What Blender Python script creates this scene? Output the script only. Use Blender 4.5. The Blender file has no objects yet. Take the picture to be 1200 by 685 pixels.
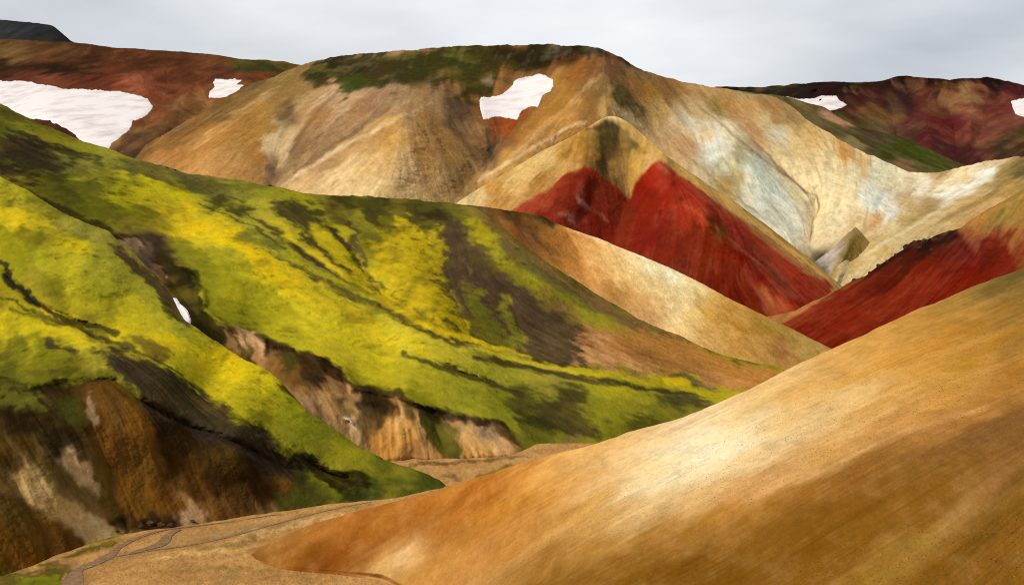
import bpy, math, random
import numpy as np

# ------------------------------------------------------------------ set-up
random.seed(7)
RNG = np.random.default_rng(11)
C = bpy.context.scene.collection
STEP = 1.0                    # grid spacing, in pixels of the 1200x685 survey photograph
F = 1903.0                    # focal length in those pixels (35 degrees across)
CX, CY = 600.0, 342.5
HOR = 300.0                   # eye level
PITCH = math.atan((CY - HOR) / F)
ALB = 0.80
FLOOR = -50.0                 # valley floor, metres below the eye

cp, sp = math.cos(PITCH), math.sin(PITCH)


def ray(px, py):
    """world direction of a survey ray, scaled so that y = 1 (y runs away from the viewer)"""
    x = (px - CX) / F
    z = -(py - CY) / F
    y2 = cp + z * sp
    z2 = -sp + z * cp
    return x / y2, z2 / y2


def world(px, py, d):
    rx, rz = ray(px, py)
    return np.stack([rx * d, d * np.ones_like(rx), rz * d], -1)


def floor_d(px, py, z=FLOOR):
    rx, rz = ray(px, py)
    return z / np.minimum(rz, -0.01)


def lin(h):
    v = np.array([int(h[i:i + 2], 16) / 255.0 for i in (0, 2, 4)])
    return np.where(v <= 0.04045, v / 12.92, ((v + 0.055) / 1.055) ** 2.4)


def pts(s):
    return np.array([[float(q) for q in p.split(',')] for p in s.split()])


def tag(o, label=None, cat=None, group=None, kind=None):
    if label: o['label'] = label
    if cat: o['category'] = cat
    if group: o['group'] = group
    if kind: o['kind'] = kind
    return o


# ------------------------------------------------------------------ numeric helpers
VOL = RNG.random((64, 64, 64)).astype(np.float32) * 2 - 1


def vnoise(P, wl, off=0.0):
    q = P * np.array([1.0, 0.42, 1.0]) / wl + off
    i = np.floor(q).astype(np.int32)
    f = (q - i).astype(np.float32)
    f = f * f * f * (f * (f * 6 - 15) + 10)
    i &= 63
    j = (i + 1) & 63
    x0, y0, z0 = i[..., 0], i[..., 1], i[..., 2]
    x1, y1, z1 = j[..., 0], j[..., 1], j[..., 2]
    fx, fy, fz = f[..., 0], f[..., 1], f[..., 2]
    a = VOL[x0, y0, z0] * (1 - fx) + VOL[x1, y0, z0] * fx
    b = VOL[x0, y1, z0] * (1 - fx) + VOL[x1, y1, z0] * fx
    c = VOL[x0, y0, z1] * (1 - fx) + VOL[x1, y0, z1] * fx
    d = VOL[x0, y1, z1] * (1 - fx) + VOL[x1, y1, z1] * fx
    return (a * (1 - fy) + b * fy) * (1 - fz) + (c * (1 - fy) + d * fy) * fz


def fbm(P, wl, oct=3, gain=0.55, off=0.0):
    s, a, t = 0, 1.0, 0
    for k in range(oct):
        s = s + a * vnoise(P, wl / 2.03 ** k, off + 7.31 * k)
        t += a * a
        a *= gain
    return s / math.sqrt(t) * 1.6


def smooth(x, a, b):
    t = np.clip((x - a) / (b - a), 0, 1)   # also works with a > b (falling)
    return t * t * (3 - 2 * t)


def curve(s, xs, blur=2.0):
    p = pts(s)
    y = np.interp(xs, p[:, 0], p[:, 1])
    k = max(1, int(round(blur / STEP)))
    w = np.exp(-0.5 * (np.arange(-3 * k, 3 * k + 1) / k) ** 2)
    w /= w.sum()
    return np.convolve(np.pad(y, 3 * k, mode='edge'), w, 'valid')


def tps(ctrl, PX, PY):
    """thin-plate interpolation of inverse distance: planes stay planes"""
    p = np.array(ctrl, float)
    X = p[:, :2] / 100.0
    v = 1.0 / p[:, 2]
    n = len(p)
    r2 = ((X[:, None] - X[None]) ** 2).sum(-1)
    Kx = 0.5 * r2 * np.log(r2 + 1e-9)
    Kx += np.eye(n) * 0.003
    A = np.zeros((n + 3, n + 3))
    A[:n, :n] = Kx
    A[:n, n] = 1
    A[:n, n + 1:] = X
    A[n:, :n] = A[:n, n:].T
    sol = np.linalg.solve(A, np.concatenate([v, np.zeros(3)]))
    qx, qy = PX / 100.0, PY / 100.0
    out = sol[n] + sol[n + 1] * qx + sol[n + 2] * qy
    for k in range(n):
        rr = (qx - X[k, 0]) ** 2 + (qy - X[k, 1]) ** 2
        out += sol[k] * 0.5 * rr * np.log(rr + 1e-9)
    return 1.0 / np.maximum(out, 1 / 6000.0)


def line_dist(p, X, Y):
    """distance to a polyline and position along it (0..1)"""
    best = np.full(X.shape, 1e9, np.float32)
    pos = np.zeros(X.shape, np.float32)
    n = len(p) - 1
    for k in range(n):
        ax, ay = p[k]
        bx, by = p[k + 1]
        dx, dy = bx - ax, by - ay
        t = np.clip(((X - ax) * dx + (Y - ay) * dy) / (dx * dx + dy * dy + 1e-9), 0, 1)
        d = np.hypot(X - ax - t * dx, Y - ay - t * dy)
        m = d < best
        best = np.where(m, d, best)
        pos = np.where(m, (k + t) / n, pos)
    return best, pos


def poly_sdf(p, X, Y):
    """signed distance, positive inside"""
    q = np.vstack([p, p[:1]])
    d, _ = line_dist(q, X, Y)
    ins = np.zeros(X.shape, bool)
    for k in range(len(p)):
        ax, ay = q[k]
        bx, by = q[k + 1]
        if ay == by: continue
        c = (ay > Y) != (by > Y)
        ins ^= c & (X < (bx - ax) * (Y - ay) / (by - ay) + ax)
    return np.where(ins, d, -d)


def mesh_obj(name, V, faces, mat, cols=None, moss=None, smooth_shade=True):
    me = bpy.data.meshes.new(name)
    V = np.ascontiguousarray(V.reshape(-1, 3), np.float32)
    faces = np.ascontiguousarray(faces, np.int32)
    nf, k = faces.shape
    me.vertices.add(len(V))
    me.vertices.foreach_set('co', V.ravel())
    me.loops.add(nf * k)
    me.loops.foreach_set('vertex_index', faces.ravel())
    me.polygons.add(nf)
    me.polygons.foreach_set('loop_start', np.arange(0, nf * k, k, dtype=np.int32))
    me.polygons.foreach_set('loop_total', np.full(nf, k, np.int32))
    me.polygons.foreach_set('use_smooth', np.full(nf, smooth_shade, bool))
    me.update()
    if cols is not None:
        a = me.attributes.new('soil', 'FLOAT_COLOR', 'POINT')
        c4 = np.ones((len(V), 4), np.float32)
        c4[:, :3] = cols.reshape(-1, 3)
        a.data.foreach_set('color', c4.ravel())
    if moss is not None:
        a = me.attributes.new('moss', 'FLOAT', 'POINT')
        a.data.foreach_set('value', np.ascontiguousarray(moss.ravel(), np.float32))
    me.materials.append(mat)
    o = bpy.data.objects.new(name, me)
    C.objects.link(o)
    return o


def grid_faces(n, m, flip=False):
    idx = np.arange(n * m).reshape(n, m)
    f = np.stack([idx[:-1, :-1], idx[1:, :-1], idx[1:, 1:], idx[:-1, 1:]], -1).reshape(-1, 4)
    return f[:, ::-1] if flip else f


# ------------------------------------------------------------------ materials
def nodes(name):
    m = bpy.data.materials.new(name)
    m.use_nodes = True
    nt = m.node_tree
    return m, nt, nt.nodes['Principled BSDF']


def nd(nt, typ, **kw):
    n = nt.nodes.new(typ)
    for k, v in kw.items():
        if k.startswith('i_'):
            n.inputs[k[2:].replace('_', ' ')].default_value = v
        else:
            setattr(n, k, v)
    return n


def earth_material(name, px, bump=0.5, speck=0.16):
    """bare mineral soil and moss; px = size in metres of the finest visible grain"""
    m, nt, b = nodes(name)
    L = nt.links.new
    b.inputs['Roughness'].default_value = 0.95
    b.inputs['Specular IOR Level'].default_value = 0.0
    at = nd(nt, 'ShaderNodeAttribute', attribute_name='soil')
    mo = nd(nt, 'ShaderNodeAttribute', attribute_name='moss')
    tc = nd(nt, 'ShaderNodeTexCoord')
    n1 = nd(nt, 'ShaderNodeTexNoise', i_Scale=1.0 / (2.2 * px), i_Detail=4.0, i_Roughness=0.65)
    n2 = nd(nt, 'ShaderNodeTexNoise', i_Scale=1.0 / (9.0 * px), i_Detail=5.0, i_Roughness=0.6)
    mp = nd(nt, 'ShaderNodeMapping'); mp.inputs['Scale'].default_value = (1, .42, 1)
    L(tc.outputs['Object'], mp.inputs['Vector'])
    for n in (n1, n2): L(mp.outputs[0], n.inputs['Vector'])
    # brightness grain: 1 +- speck
    mx = nd(nt, 'ShaderNodeMath', operation='MULTIPLY_ADD')
    L(n1.outputs['Fac'], mx.inputs[0]); mx.inputs[1].default_value = 2.4 * speck; mx.inputs[2].default_value = 1 - 1.2 * speck
    m2 = nd(nt, 'ShaderNodeMath', operation='MULTIPLY_ADD')
    L(n2.outputs['Fac'], m2.inputs[0]); m2.inputs[1].default_value = 1.6 * speck; m2.inputs[2].default_value = 1 - 0.8 * speck
    mm = nd(nt, 'ShaderNodeMath', operation='MULTIPLY')
    L(mx.outputs[0], mm.inputs[0]); L(m2.outputs[0], mm.inputs[1])
    sc = nd(nt, 'ShaderNodeVectorMath', operation='SCALE')
    L(at.outputs['Color'], sc.inputs[0]); L(mm.outputs[0], sc.inputs['Scale'])
    L(sc.outputs[0], b.inputs['Base Color'])
    # relief: soil grain, fuller where moss grows
    ad = nd(nt, 'ShaderNodeMath', operation='MULTIPLY_ADD')
    L(n2.outputs['Fac'], ad.inputs[0]); ad.inputs[1].default_value = 3.0; L(n1.outputs['Fac'], ad.inputs[2])
    st = nd(nt, 'ShaderNodeMath', operation='MULTIPLY_ADD')
    L(mo.outputs['Fac'], st.inputs[0]); st.inputs[1].default_value = -0.3; st.inputs[2].default_value = 0.8
    hm = nd(nt, 'ShaderNodeMath', operation='MULTIPLY')
    L(ad.outputs[0], hm.inputs[0]); L(st.outputs[0], hm.inputs[1])
    bp = nd(nt, 'ShaderNodeBump', i_Strength=bump, i_Distance=px * 1.3)
    L(hm.outputs[0], bp.inputs['Height'])
    L(bp.outputs['Normal'], b.inputs['Normal'])
    return m


def snow_material():
    m, nt, b = nodes('old_snow')
    L = nt.links.new
    tc = nd(nt, 'ShaderNodeTexCoord')
    n1 = nd(nt, 'ShaderNodeTexNoise', i_Scale=0.03, i_Detail=6.0, i_Roughness=0.62)
    mp = nd(nt, 'ShaderNodeMapping'); mp.inputs['Scale'].default_value = (1, 1, 3.5)
    L(tc.outputs['Object'], mp.inputs['Vector']); L(mp.outputs[0], n1.inputs['Vector'])
    cr = nd(nt, 'ShaderNodeValToRGB')
    cr.color_ramp.elements[0].position = 0.33; cr.color_ramp.elements[0].color = (0.52, 0.465, 0.445, 1)
    cr.color_ramp.elements[1].position = 0.52; cr.color_ramp.elements[1].color = (0.71, 0.665, 0.66, 1)
    L(n1.outputs['Fac'], cr.inputs['Fac']); L(cr.outputs['Color'], b.inputs['Base Color'])
    b.inputs['Roughness'].default_value = 0.8
    b.inputs['Specular IOR Level'].default_value = 0.2
    bp = nd(nt, 'ShaderNodeBump', i_Strength=0.08, i_Distance=1.0)
    L(n1.outputs['Fac'], bp.inputs['Height']); L(bp.outputs['Normal'], b.inputs['Normal'])
    return m


def rock_material(name, c0, c1, scale=1.2):
    m, nt, b = nodes(name)
    L = nt.links.new
    tc = nd(nt, 'ShaderNodeTexCoord')
    n1 = nd(nt, 'ShaderNodeTexNoise', i_Scale=scale, i_Detail=7.0, i_Roughness=0.7)
    L(tc.outputs['Object'], n1.inputs['Vector'])
    cr = nd(nt, 'ShaderNodeValToRGB')
    cr.color_ramp.elements[0].position = 0.3; cr.color_ramp.elements[0].color = (*c0, 1)
    cr.color_ramp.elements[1].position = 0.72; cr.color_ramp.elements[1].color = (*c1, 1)
    L(n1.outputs['Fac'], cr.inputs['Fac']); L(cr.outputs['Color'], b.inputs['Base Color'])
    b.inputs['Roughness'].default_value = 0.9
    b.inputs['Specular IOR Level'].default_value = 0.2
    bp = nd(nt, 'ShaderNodeBump', i_Strength=0.8, i_Distance=0.3)
    L(n1.outputs['Fac'], bp.inputs['Height']); L(bp.outputs['Normal'], b.inputs['Normal'])
    return m


def water_material():
    m, nt, b = nodes('shallow_stream_water')
    L = nt.links.new
    tc = nd(nt, 'ShaderNodeTexCoord')
    n1 = nd(nt, 'ShaderNodeTexNoise', i_Scale=0.9, i_Detail=5.0, i_Roughness=0.6)
    L(tc.outputs['Object'], n1.inputs['Vector'])
    cr = nd(nt, 'ShaderNodeValToRGB')
    cr.color_ramp.elements[0].position = 0.35; cr.color_ramp.elements[0].color = (*(lin('6e5238')), 1)
    cr.color_ramp.elements[1].position = 0.7; cr.color_ramp.elements[1].color = (*(lin('957350')), 1)
    L(n1.outputs['Fac'], cr.inputs['Fac']); L(cr.outputs['Color'], b.inputs['Base Color'])
    b.inputs['Roughness'].default_value = 0.6
    b.inputs['Specular IOR Level'].default_value = 0.2
    bp = nd(nt, 'ShaderNodeBump', i_Strength=0.3, i_Distance=0.15)
    L(n1.outputs['Fac'], bp.inputs['Height']); L(bp.outputs['Normal'], b.inputs['Normal'])
    return m


# ------------------------------------------------------------------ hill builder


def lic(field, dx, dy, n, two_way=True):
    """average a field along the fall line (grid units)"""
    h, w = field.shape[:2]
    acc = field.copy()
    cnt = 1
    jj, ii = np.meshgrid(np.arange(w, dtype=np.float32), np.arange(h, dtype=np.float32))
    for sgn in ((1, -1) if two_way else (-1,)):
        x, y = jj.copy(), ii.copy()
        for _ in range(n):
            xi = np.clip(x + 0.5, 0, w - 1).astype(np.int32)
            yi = np.clip(y + 0.5, 0, h - 1).astype(np.int32)
            x += sgn * dx[yi, xi]
            y += sgn * dy[yi, xi]
            xi = np.clip(x + 0.5, 0, w - 1).astype(np.int32)
            yi = np.clip(y + 0.5, 0, h - 1).astype(np.int32)
            acc += field[yi, xi]
            cnt += 1
    return acc / cnt


def blur2(a, k):
    w = np.exp(-0.5 * (np.arange(-3 * k, 3 * k + 1) / k) ** 2); w /= w.sum()
    a = np.pad(a, ((3 * k, 3 * k), (3 * k, 3 * k)), mode='edge')
    a = sum(w[i] * a[i:a.shape[0] - 6 * k + i] for i in range(6 * k + 1))
    return sum(w[i] * a[:, i:a.shape[1] - 6 * k + i] for i in range(6 * k + 1))


def unit(a):
    return (a - a.mean()) / (a.std() + 1e-9)


def hill(name, crest, foot, ctrl, cols, feats=(), carve=(), x0=-150, x1=1350,
         seed=0, moss0=0.0, crest_noise=0.8, crest_blur=2.0, rim=(0, 10), rill=1.0,
         streak=(0.10, 0.08), tint=None, smear=4, warp=7.0, back=(3.0, 0.6),
         rough=0.6, mat=None, label=None, cat='hill', dfun=None, licn=30, kind='structure', sm_amt=.7, contrast=1.2, qs=1.5, sat=1.0, gully=(0, 9), flow=None, region=None, tone=(1, 1, 1), softk=1.0, pw=2.3, aniso=1.8, rills=.24, grain=1.0, linecarve=0, footfit=None, dim=1.0, speck=.2, tintw=(.25, .25, .75)):
    xs = np.arange(x0, x1 + STEP, STEP)
    cy = curve(crest, xs, crest_blur)
    fy = np.maximum(curve(foot, xs, 6.0), cy + 2)
    if crest_noise:
        q = np.stack([xs, xs * 0 + seed * 3.7, xs * 0], -1)
        cy = cy + crest_noise * (fbm(q, 22, 4, 0.6, seed))
    n = int(max(20, np.ceil((fy - cy).max() / STEP))) + 1
    t = np.linspace(0, 1, n)[:, None]
    PY = cy[None] + t * (fy - cy)[None]
    PX = np.repeat(xs[None], n, 0)
    D = tps(ctrl, PX, PY) if dfun is None else dfun(PX, PY)
    pxm = float(np.median(D)) / F             # metres per survey pixel
    W0 = world(PX, PY, D)
    wx = fbm(W0, 26 * pxm, 4, 0.6, seed + .3)
    wy = fbm(W0, 26 * pxm, 4, 0.6, seed + 5.3)
    # medium relief: gullies (+) and ribs (-), in metres along the line of sight
    extra = [(f[1], f[7] * 1.3, linecarve * (1 if lin(f[2])[1] < .28 else -1)) for f in feats if linecarve and f[0] == 'line' and len(f) > 7 and f[6] <= .25]
    for (s, width, amp) in list(carve) + extra:
        p = pts(s)
        mrg = width * 3
        sel = (PX > p[:, 0].min() - mrg) & (PX < p[:, 0].max() + mrg) & (PY > p[:, 1].min() - mrg) & (PY < p[:, 1].max() + mrg)
        if not sel.any(): continue
        d, pos = line_dist(p, (PX + wx * width * .12)[sel], (PY + wy * width * .12)[sel])
        prof = np.exp(-(d / width) ** 2 * 1.2) if amp < 0 else 0.35 * np.exp(-(d / width) * 2.2) + 0.65 * np.exp(-(d / width) ** 2)
        prof = prof * smooth(pos, -0.001, 0.4) * (1 - 0.8 * smooth(pos, 0.65, 1.0))
        D[sel] += amp * prof
    if rim[0]:
        s = np.clip((PY - cy[None]) / rim[1], 0, 1)
        D = D + rim[0] * (1 - np.sqrt(np.clip(1 - (1 - s) ** 2, 0, 1)))
    if footfit:
        a = smooth((fy[None] - PY), footfit[1], 0.0) * smooth(PX, footfit[0] + 40, footfit[0])
        a = np.clip(a, 0, 1)
        D = D * (1 - a) + (floor_d(PX, PY) + .3) * a
    W = world(PX, PY, D)
    # fall-line direction in grid units
    Wi = np.gradient(W, axis=0); Wj = np.gradient(W, axis=1)
    E = (Wi * Wi).sum(-1); Fm = (Wi * Wj).sum(-1); G = (Wj * Wj).sum(-1)
    zi, zj = Wi[..., 2], Wj[..., 2]
    det = E * G - Fm * Fm + 1e-9
    ai = -(G * zi - Fm * zj) / det
    aj = -(E * zj - Fm * zi) / det
    rowpx = ((fy - cy) / (n - 1))[None]
    px_x = aj * STEP
    px_y = ai * rowpx + aj * np.gradient(PY, axis=1)
    px_x, px_y = blur2(px_x, 3), blur2(px_y, 3)
    ln = np.hypot(px_x, px_y) + 1e-12
    px_x, px_y = px_x / ln, px_y / ln
    if flow is not None:
        fw, fs = flow
        fp = np.array([[float(q) for q in p.split(',')] for p in fs.split()])
        fv = fp[:, 2:] / np.linalg.norm(fp[:, 2:], axis=1)[:, None]
        ax = np.zeros_like(PX); ay = np.zeros_like(PX)
        for k in range(len(fp)):
            wk = 1.0 / ((PX - fp[k, 0]) ** 2 + (PY - fp[k, 1]) ** 2 + 200.0) ** 1.5
            ax += wk * fv[k, 0]; ay += wk * fv[k, 1]
        ln = np.hypot(ax, ay) + 1e-20
        px_x = px_x * (1 - fw) + ax / ln * fw
        px_y = px_y * (1 - fw) + ay / ln * fw
        ln = np.hypot(px_x, px_y) + 1e-12
        px_x, px_y = px_x / ln, px_y / ln
    gx = (px_x / STEP).astype(np.float32)
    gy = np.clip((px_y - gx * np.gradient(PY, axis=1)) / np.maximum(rowpx, 0.15), -4, 4).astype(np.float32)
    r = np.random.default_rng(100 + seed)
    base = r.standard_normal((n, len(xs))).astype(np.float32)
    s_f = unit(lic(blur2(base, 1).astype(np.float32), gx, gy, int(licn * .7)))
    s_c = unit(lic(blur2(base[::-1, ::-1], 2).astype(np.float32), gx, gy, int(licn * .8)))
    s_g = np.zeros_like(s_f)
    if gully[0]:
        s_g = unit(lic(blur2(r.standard_normal(base.shape).astype(np.float32), gully[1]).astype(np.float32), gx, gy, 48))
        s_g2 = unit(lic(blur2(r.standard_normal(base.shape).astype(np.float32), 3).astype(np.float32), gx, gy, 26))
        s_g = 0.6 - np.abs(s_g) + 0.35 * (0.6 - np.abs(s_g2))              # sharp-crested ribs with rounded gullies between
    # ground colours surveyed at spots, some light and shade kept in them, blended
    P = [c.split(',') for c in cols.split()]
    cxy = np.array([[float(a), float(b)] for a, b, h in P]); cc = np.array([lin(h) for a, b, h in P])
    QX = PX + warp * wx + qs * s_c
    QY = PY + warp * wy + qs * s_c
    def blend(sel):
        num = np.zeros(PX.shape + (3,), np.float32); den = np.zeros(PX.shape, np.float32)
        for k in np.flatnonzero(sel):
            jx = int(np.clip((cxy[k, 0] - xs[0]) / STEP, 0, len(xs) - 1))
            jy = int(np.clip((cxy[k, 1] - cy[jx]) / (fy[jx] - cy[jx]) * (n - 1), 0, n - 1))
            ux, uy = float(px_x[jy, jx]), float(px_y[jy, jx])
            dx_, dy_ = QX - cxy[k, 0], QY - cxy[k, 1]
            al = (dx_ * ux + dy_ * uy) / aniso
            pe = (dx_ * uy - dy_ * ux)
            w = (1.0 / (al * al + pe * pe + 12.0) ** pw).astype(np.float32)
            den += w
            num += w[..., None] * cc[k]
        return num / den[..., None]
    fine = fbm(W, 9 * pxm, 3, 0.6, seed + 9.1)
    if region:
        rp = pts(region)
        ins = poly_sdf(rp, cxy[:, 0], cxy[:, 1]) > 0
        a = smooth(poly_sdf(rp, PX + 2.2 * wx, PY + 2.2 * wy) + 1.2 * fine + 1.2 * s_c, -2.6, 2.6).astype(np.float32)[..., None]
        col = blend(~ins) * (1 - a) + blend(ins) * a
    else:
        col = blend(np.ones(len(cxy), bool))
    moss = np.full(PX.shape, moss0, np.float32)
    for f in feats:  # painted patches and lines, ridge highlights and gully darks among them
        typ, s, h, soft, wamp, op = f[:6]
        soft = soft * (softk if typ != 'line' else 1.0)
        mv = f[6] if len(f) > 6 else None
        p = pts(s)
        width = f[7] if len(f) > 7 else 0
        mrg = soft * 2 + abs(wamp) * 3 + width + 4
        sel = (PX > p[:, 0].min() - mrg) & (PX < p[:, 0].max() + mrg) & (PY > p[:, 1].min() - mrg) & (PY < p[:, 1].max() + mrg)
        if not sel.any(): continue
        X = (PX + wamp * wx)[sel]; Y = (PY + wamp * wy)[sel]
        if typ == 'poly':
            sd = poly_sdf(p, X, Y)
        else:
            d, pos = line_dist(p, X, Y)
            sd = width * (0.35 + 0.65 * np.sin(np.clip(pos, 0, 1) * math.pi) ** 0.5) - d
        sd = sd + (0.35 * s_c[sel] + 0.9 * fine[sel]) * soft * 0.6
        a = (smooth(sd, -soft, soft) * op).astype(np.float32)
        if h: col[sel] = col[sel] * (1 - a[:, None]) + lin(h) * a[:, None]
        if mv is not None:
            moss[sel] = moss[sel] * (1 - a) + mv * a
    if smear:
        sm = lic(col.astype(np.float32), gx, gy, smear)
        k = (sm_amt * (1 - 0.75 * moss))[..., None]
        col = col * (1 - k) + sm * k
    lum = (col @ np.array([.25, .65, .1], np.float32))[..., None]
    lum0 = np.exp(np.log(np.maximum(lum, 1e-3)).mean())
    col = col * (np.maximum(lum, 1e-3) / lum0) ** ((contrast - 1) * (.35 + .65 * moss[..., None] if moss0 > .5 else 1))
    lum = (col @ np.array([.25, .65, .1], np.float32))[..., None]
    col = np.clip(lum + (col - lum) * sat, 0.003, 0.97) * dim * np.array(tone)
    # streaks down the fall line on bare ground, mottling on moss
    bare = 1 - moss
    f3 = fbm(W, 5 * pxm, 3, 0.65, seed + 2.2)
    f8 = fbm(W, 30 * pxm, 4, 0.6, seed + 4.2)
    f1 = fbm(W, 2.6 * pxm, 2, 0.7, seed + 1.2)
    if rills:
     s_r = unit(lic(blur2(r.standard_normal(base.shape).astype(np.float32), 2).astype(np.float32), gx, gy, 24))
     s_r2 = unit(lic(blur2(r.standard_normal(base.shape).astype(np.float32), 5).astype(np.float32), gx, gy, 32))
     rl = np.maximum(.7 * smooth(np.abs(s_r), .5, 0.0), smooth(np.abs(s_r2), .30, 0.0))
     rl = rl * smooth(f8 + .4 * s_c, -.2, .9) * bare          # fine erosion channels, in patches
    else:
     rl = 0 * f8
    col = col * (1 - rills * rl)[..., None]
    g = 1 + bare * (streak[0] * s_c + streak[1] * s_f + 0.06 * f8 + grain * (0.06 * fine + 0.06 * f3 + 0.06 * f1)) + moss * (0.08 * fine + 0.07 * f3 + 0.07 * f8 + 0.03 * f1)
    col = col * np.clip(g, 0.35, 1.7)[..., None]
    if tint is not None:
        lo, hi, amt = tint
        tn = np.clip(tintw[0] * s_c + tintw[1] * s_f + tintw[2] * f8, -2, 2)
        wl_ = (np.clip(-tn, 0, 2) * amt * bare)[..., None]
        wh_ = (np.clip(tn, 0, 2) * amt * bare)[..., None]
        col = col * (1 - wl_) + lin(lo) * wl_
        col = col * (1 - wh_) + lin(hi) * wh_
    # mossy ground: darker holes and yellower cushions
    f60 = fbm(W, 70 * pxm, 4, 0.6, seed + 6.6)
    a = (0.55 * smooth(-f60 + .45 * f8, .1, 1.4) * moss)[..., None]
    col = col * (1 - a) + lin('484c12') * a
    a = (0.32 * smooth(f60 + .35 * f8, .2, 1.6) * moss)[..., None]
    col = col * (1 - a) + lin('bcb030') * a
    hole = smooth(-0.6 * fine - 0.35 * f3 - 0.6 * f8 - 0.5 * f60, 0.9, 2.0) * moss
    col = col * (1 - 0.5 * hole[..., None]) + lin('3a3212') * (0.5 * hole[..., None])
    mm = moss[..., None]
    col = col * (1 - mm) + mm * (col * np.array([.98, .85, .78]) + np.array([.006, .005, .006]))
    # fine relief
    edge = smooth(PY - cy[None], 0, 6)
    nr = np.cross(Wi, Wj)
    nr /= np.linalg.norm(nr, axis=-1)[..., None] + 1e-9
    rd = W / np.linalg.norm(W, axis=-1)[..., None]
    face = np.clip(np.abs((nr * rd).sum(-1)) / 0.42, 0.08, 1.0)
    face = blur2(face, 2)
    edge = edge * face
    D = D + edge * pxm * (bare * 5.0 * rills * rl + rill * bare * (0.9 * s_c + 0.35 * s_f) + rough * (1 - .5 * moss) * (1.0 * fine + 0.45 * f3)
                          - gully[0] * s_g * bare * np.sqrt(face) * smooth(PY - cy[None], 2, 40)
                          + moss * (1.8 * f8 + 0.4 * fine + 0.15 * f3) + 0.8 * hole)
    W = world(PX, PY, D)
    # the far side of the crest, so that the hill is a hill from every side
    bs, bd = back
    rows = []
    top = W[0]
    hx = top[:, :2] / np.linalg.norm(top[:, :2], axis=1)[:, None]
    for k in (9, 6, 4, 2.4, 1.3, 0.55):
        s = bs * k * k * pxm * 1.5 + bs * k * pxm
        q = top.copy()
        q[:, :2] += hx * s
        q[:, 2] -= bd * s * (1 - 0.35 / (0.35 + k * 0.3))
        rows.append(q)
    nb = len(rows)
    V = np.concatenate([np.array(rows), W], 0)
    colb = np.concatenate([np.repeat(col[:1], nb, 0), col], 0)
    mob = np.concatenate([np.repeat(moss[:1], nb, 0), moss], 0)
    o = mesh_obj(name, V, grid_faces(n + nb, len(xs)), mat or earth_material(name + '_ground', pxm, speck=speck), colb * ALB, mob)
    tag(o, label, cat, None, kind)
    LAST.clear(); LAST.update(xs=xs, cy=cy, fy=fy, n=n, D=D, pxm=pxm, W=W, moss=moss)
    return o


LAST = {}


def depth_on(Ly, X, Y):
    """distance of a hill's surface along a survey ray"""
    xs = Ly['xs']
    u = np.clip((X - xs[0]) / STEP, 0, len(xs) - 1.001)
    i = u.astype(int); f = u - i
    cy = Ly['cy'][i] * (1 - f) + Ly['cy'][i + 1] * f
    fy = Ly['fy'][i] * (1 - f) + Ly['fy'][i + 1] * f
    v = np.clip((Y - cy) / (fy - cy), 0, 1) * (Ly['n'] - 1)
    v = np.clip(v, 0, Ly['n'] - 1.001)
    j = v.astype(int); g = v - j
    D = Ly['D']
    return (D[j, i] * (1 - f) + D[j, i + 1] * f) * (1 - g) + (D[j + 1, i] * (1 - f) + D[j + 1, i + 1] * f) * g


SNOW = snow_material()


def snow_patch(Ly, s, thick, label, group='old snow patches lying on the hills', wamp=1.0, step=0.6, wl=10, lift=0.0):
    Ly = dict(Ly)
    p = pts(s)
    X, Y = np.meshgrid(np.arange(p[:, 0].min() - 4, p[:, 0].max() + 4, step), np.arange(p[:, 1].min() - 4, p[:, 1].max() + 4, step))
    D = depth_on(Ly, X, Y)
    D = blur2(D, max(2, int(round(4 / step))))
    q = np.stack([X, Y, X * 0 + p[0, 0]], -1)
    sd = poly_sdf(p, X + wamp * fbm(q, wl, 3, .6, 1.1), Y + wamp * fbm(q, wl, 3, .6, 8.1))
    pm = Ly['pxm']
    h = thick * (np.sqrt(np.clip((sd + 0.6) / 5.0, 0, 1)) * 0.7 + 0.3 * np.clip((sd) / 25, 0, 1)) - (sd < -0.5) * thick * 1.5
    h = h + 0.10 * thick * fbm(q, 45, 2, .5, 3.3) * smooth(sd, 1, 8)
    D = D - h * 1.0 - (0.8 + lift) * pm * smooth(sd, -.8, 1.5)
    V = world(X, Y, D)
    ok = sd > -1.6
    n, m = X.shape
    f = grid_faces(n, m)
    keep = ok.ravel()[f].all(1)
    f = f[keep]
    used = np.unique(f)
    remap = np.zeros(n * m, int); remap[used] = np.arange(len(used))
    o = mesh_obj('snow_patch', V.reshape(-1, 3)[used], remap[f], SNOW)
    # a base far enough under the surface to give the slab its thickness
    tag(o, label, 'snow patch', group)
    return o


def boulder(P, size, mat, name, label, cat, group, seed):
    r = np.random.default_rng(seed)
    import bmesh
    bm = bmesh.new()
    bmesh.ops.create_icosphere(bm, subdivisions=3, radius=1.0)
    bm.verts.ensure_lookup_table()
    V = np.array([v.co[:] for v in bm.verts])
    Fc = np.array([[v.index for v in f.verts] for f in bm.faces])
    bm.free()
    dirs = r.standard_normal((9, 3)); dirs /= np.linalg.norm(dirs, axis=1)[:, None]
    cut = 0.55 + 0.35 * r.random(9)
    for dvec, c in zip(dirs, cut):                       # chop flat facets
        k = V @ dvec
        V = V - np.clip(k - c, 0, None)[:, None] * dvec
    V = V * (1 + 0.12 * fbm(V, 0.6, 3, .6, seed * 1.7)[:, None])
    V = V * np.array(size) * (0.85 + 0.3 * r.random(3))
    V[:, 2] += size[2] * 0.3
    a = r.random() * 6.28
    R = np.array([[math.cos(a), -math.sin(a), 0], [math.sin(a), math.cos(a), 0], [0, 0, 1]])
    o = mesh_obj(name, V @ R.T, Fc, mat, smooth_shade=False)
    o.location = P
    tag(o, label, cat, group)
    return o

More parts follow.
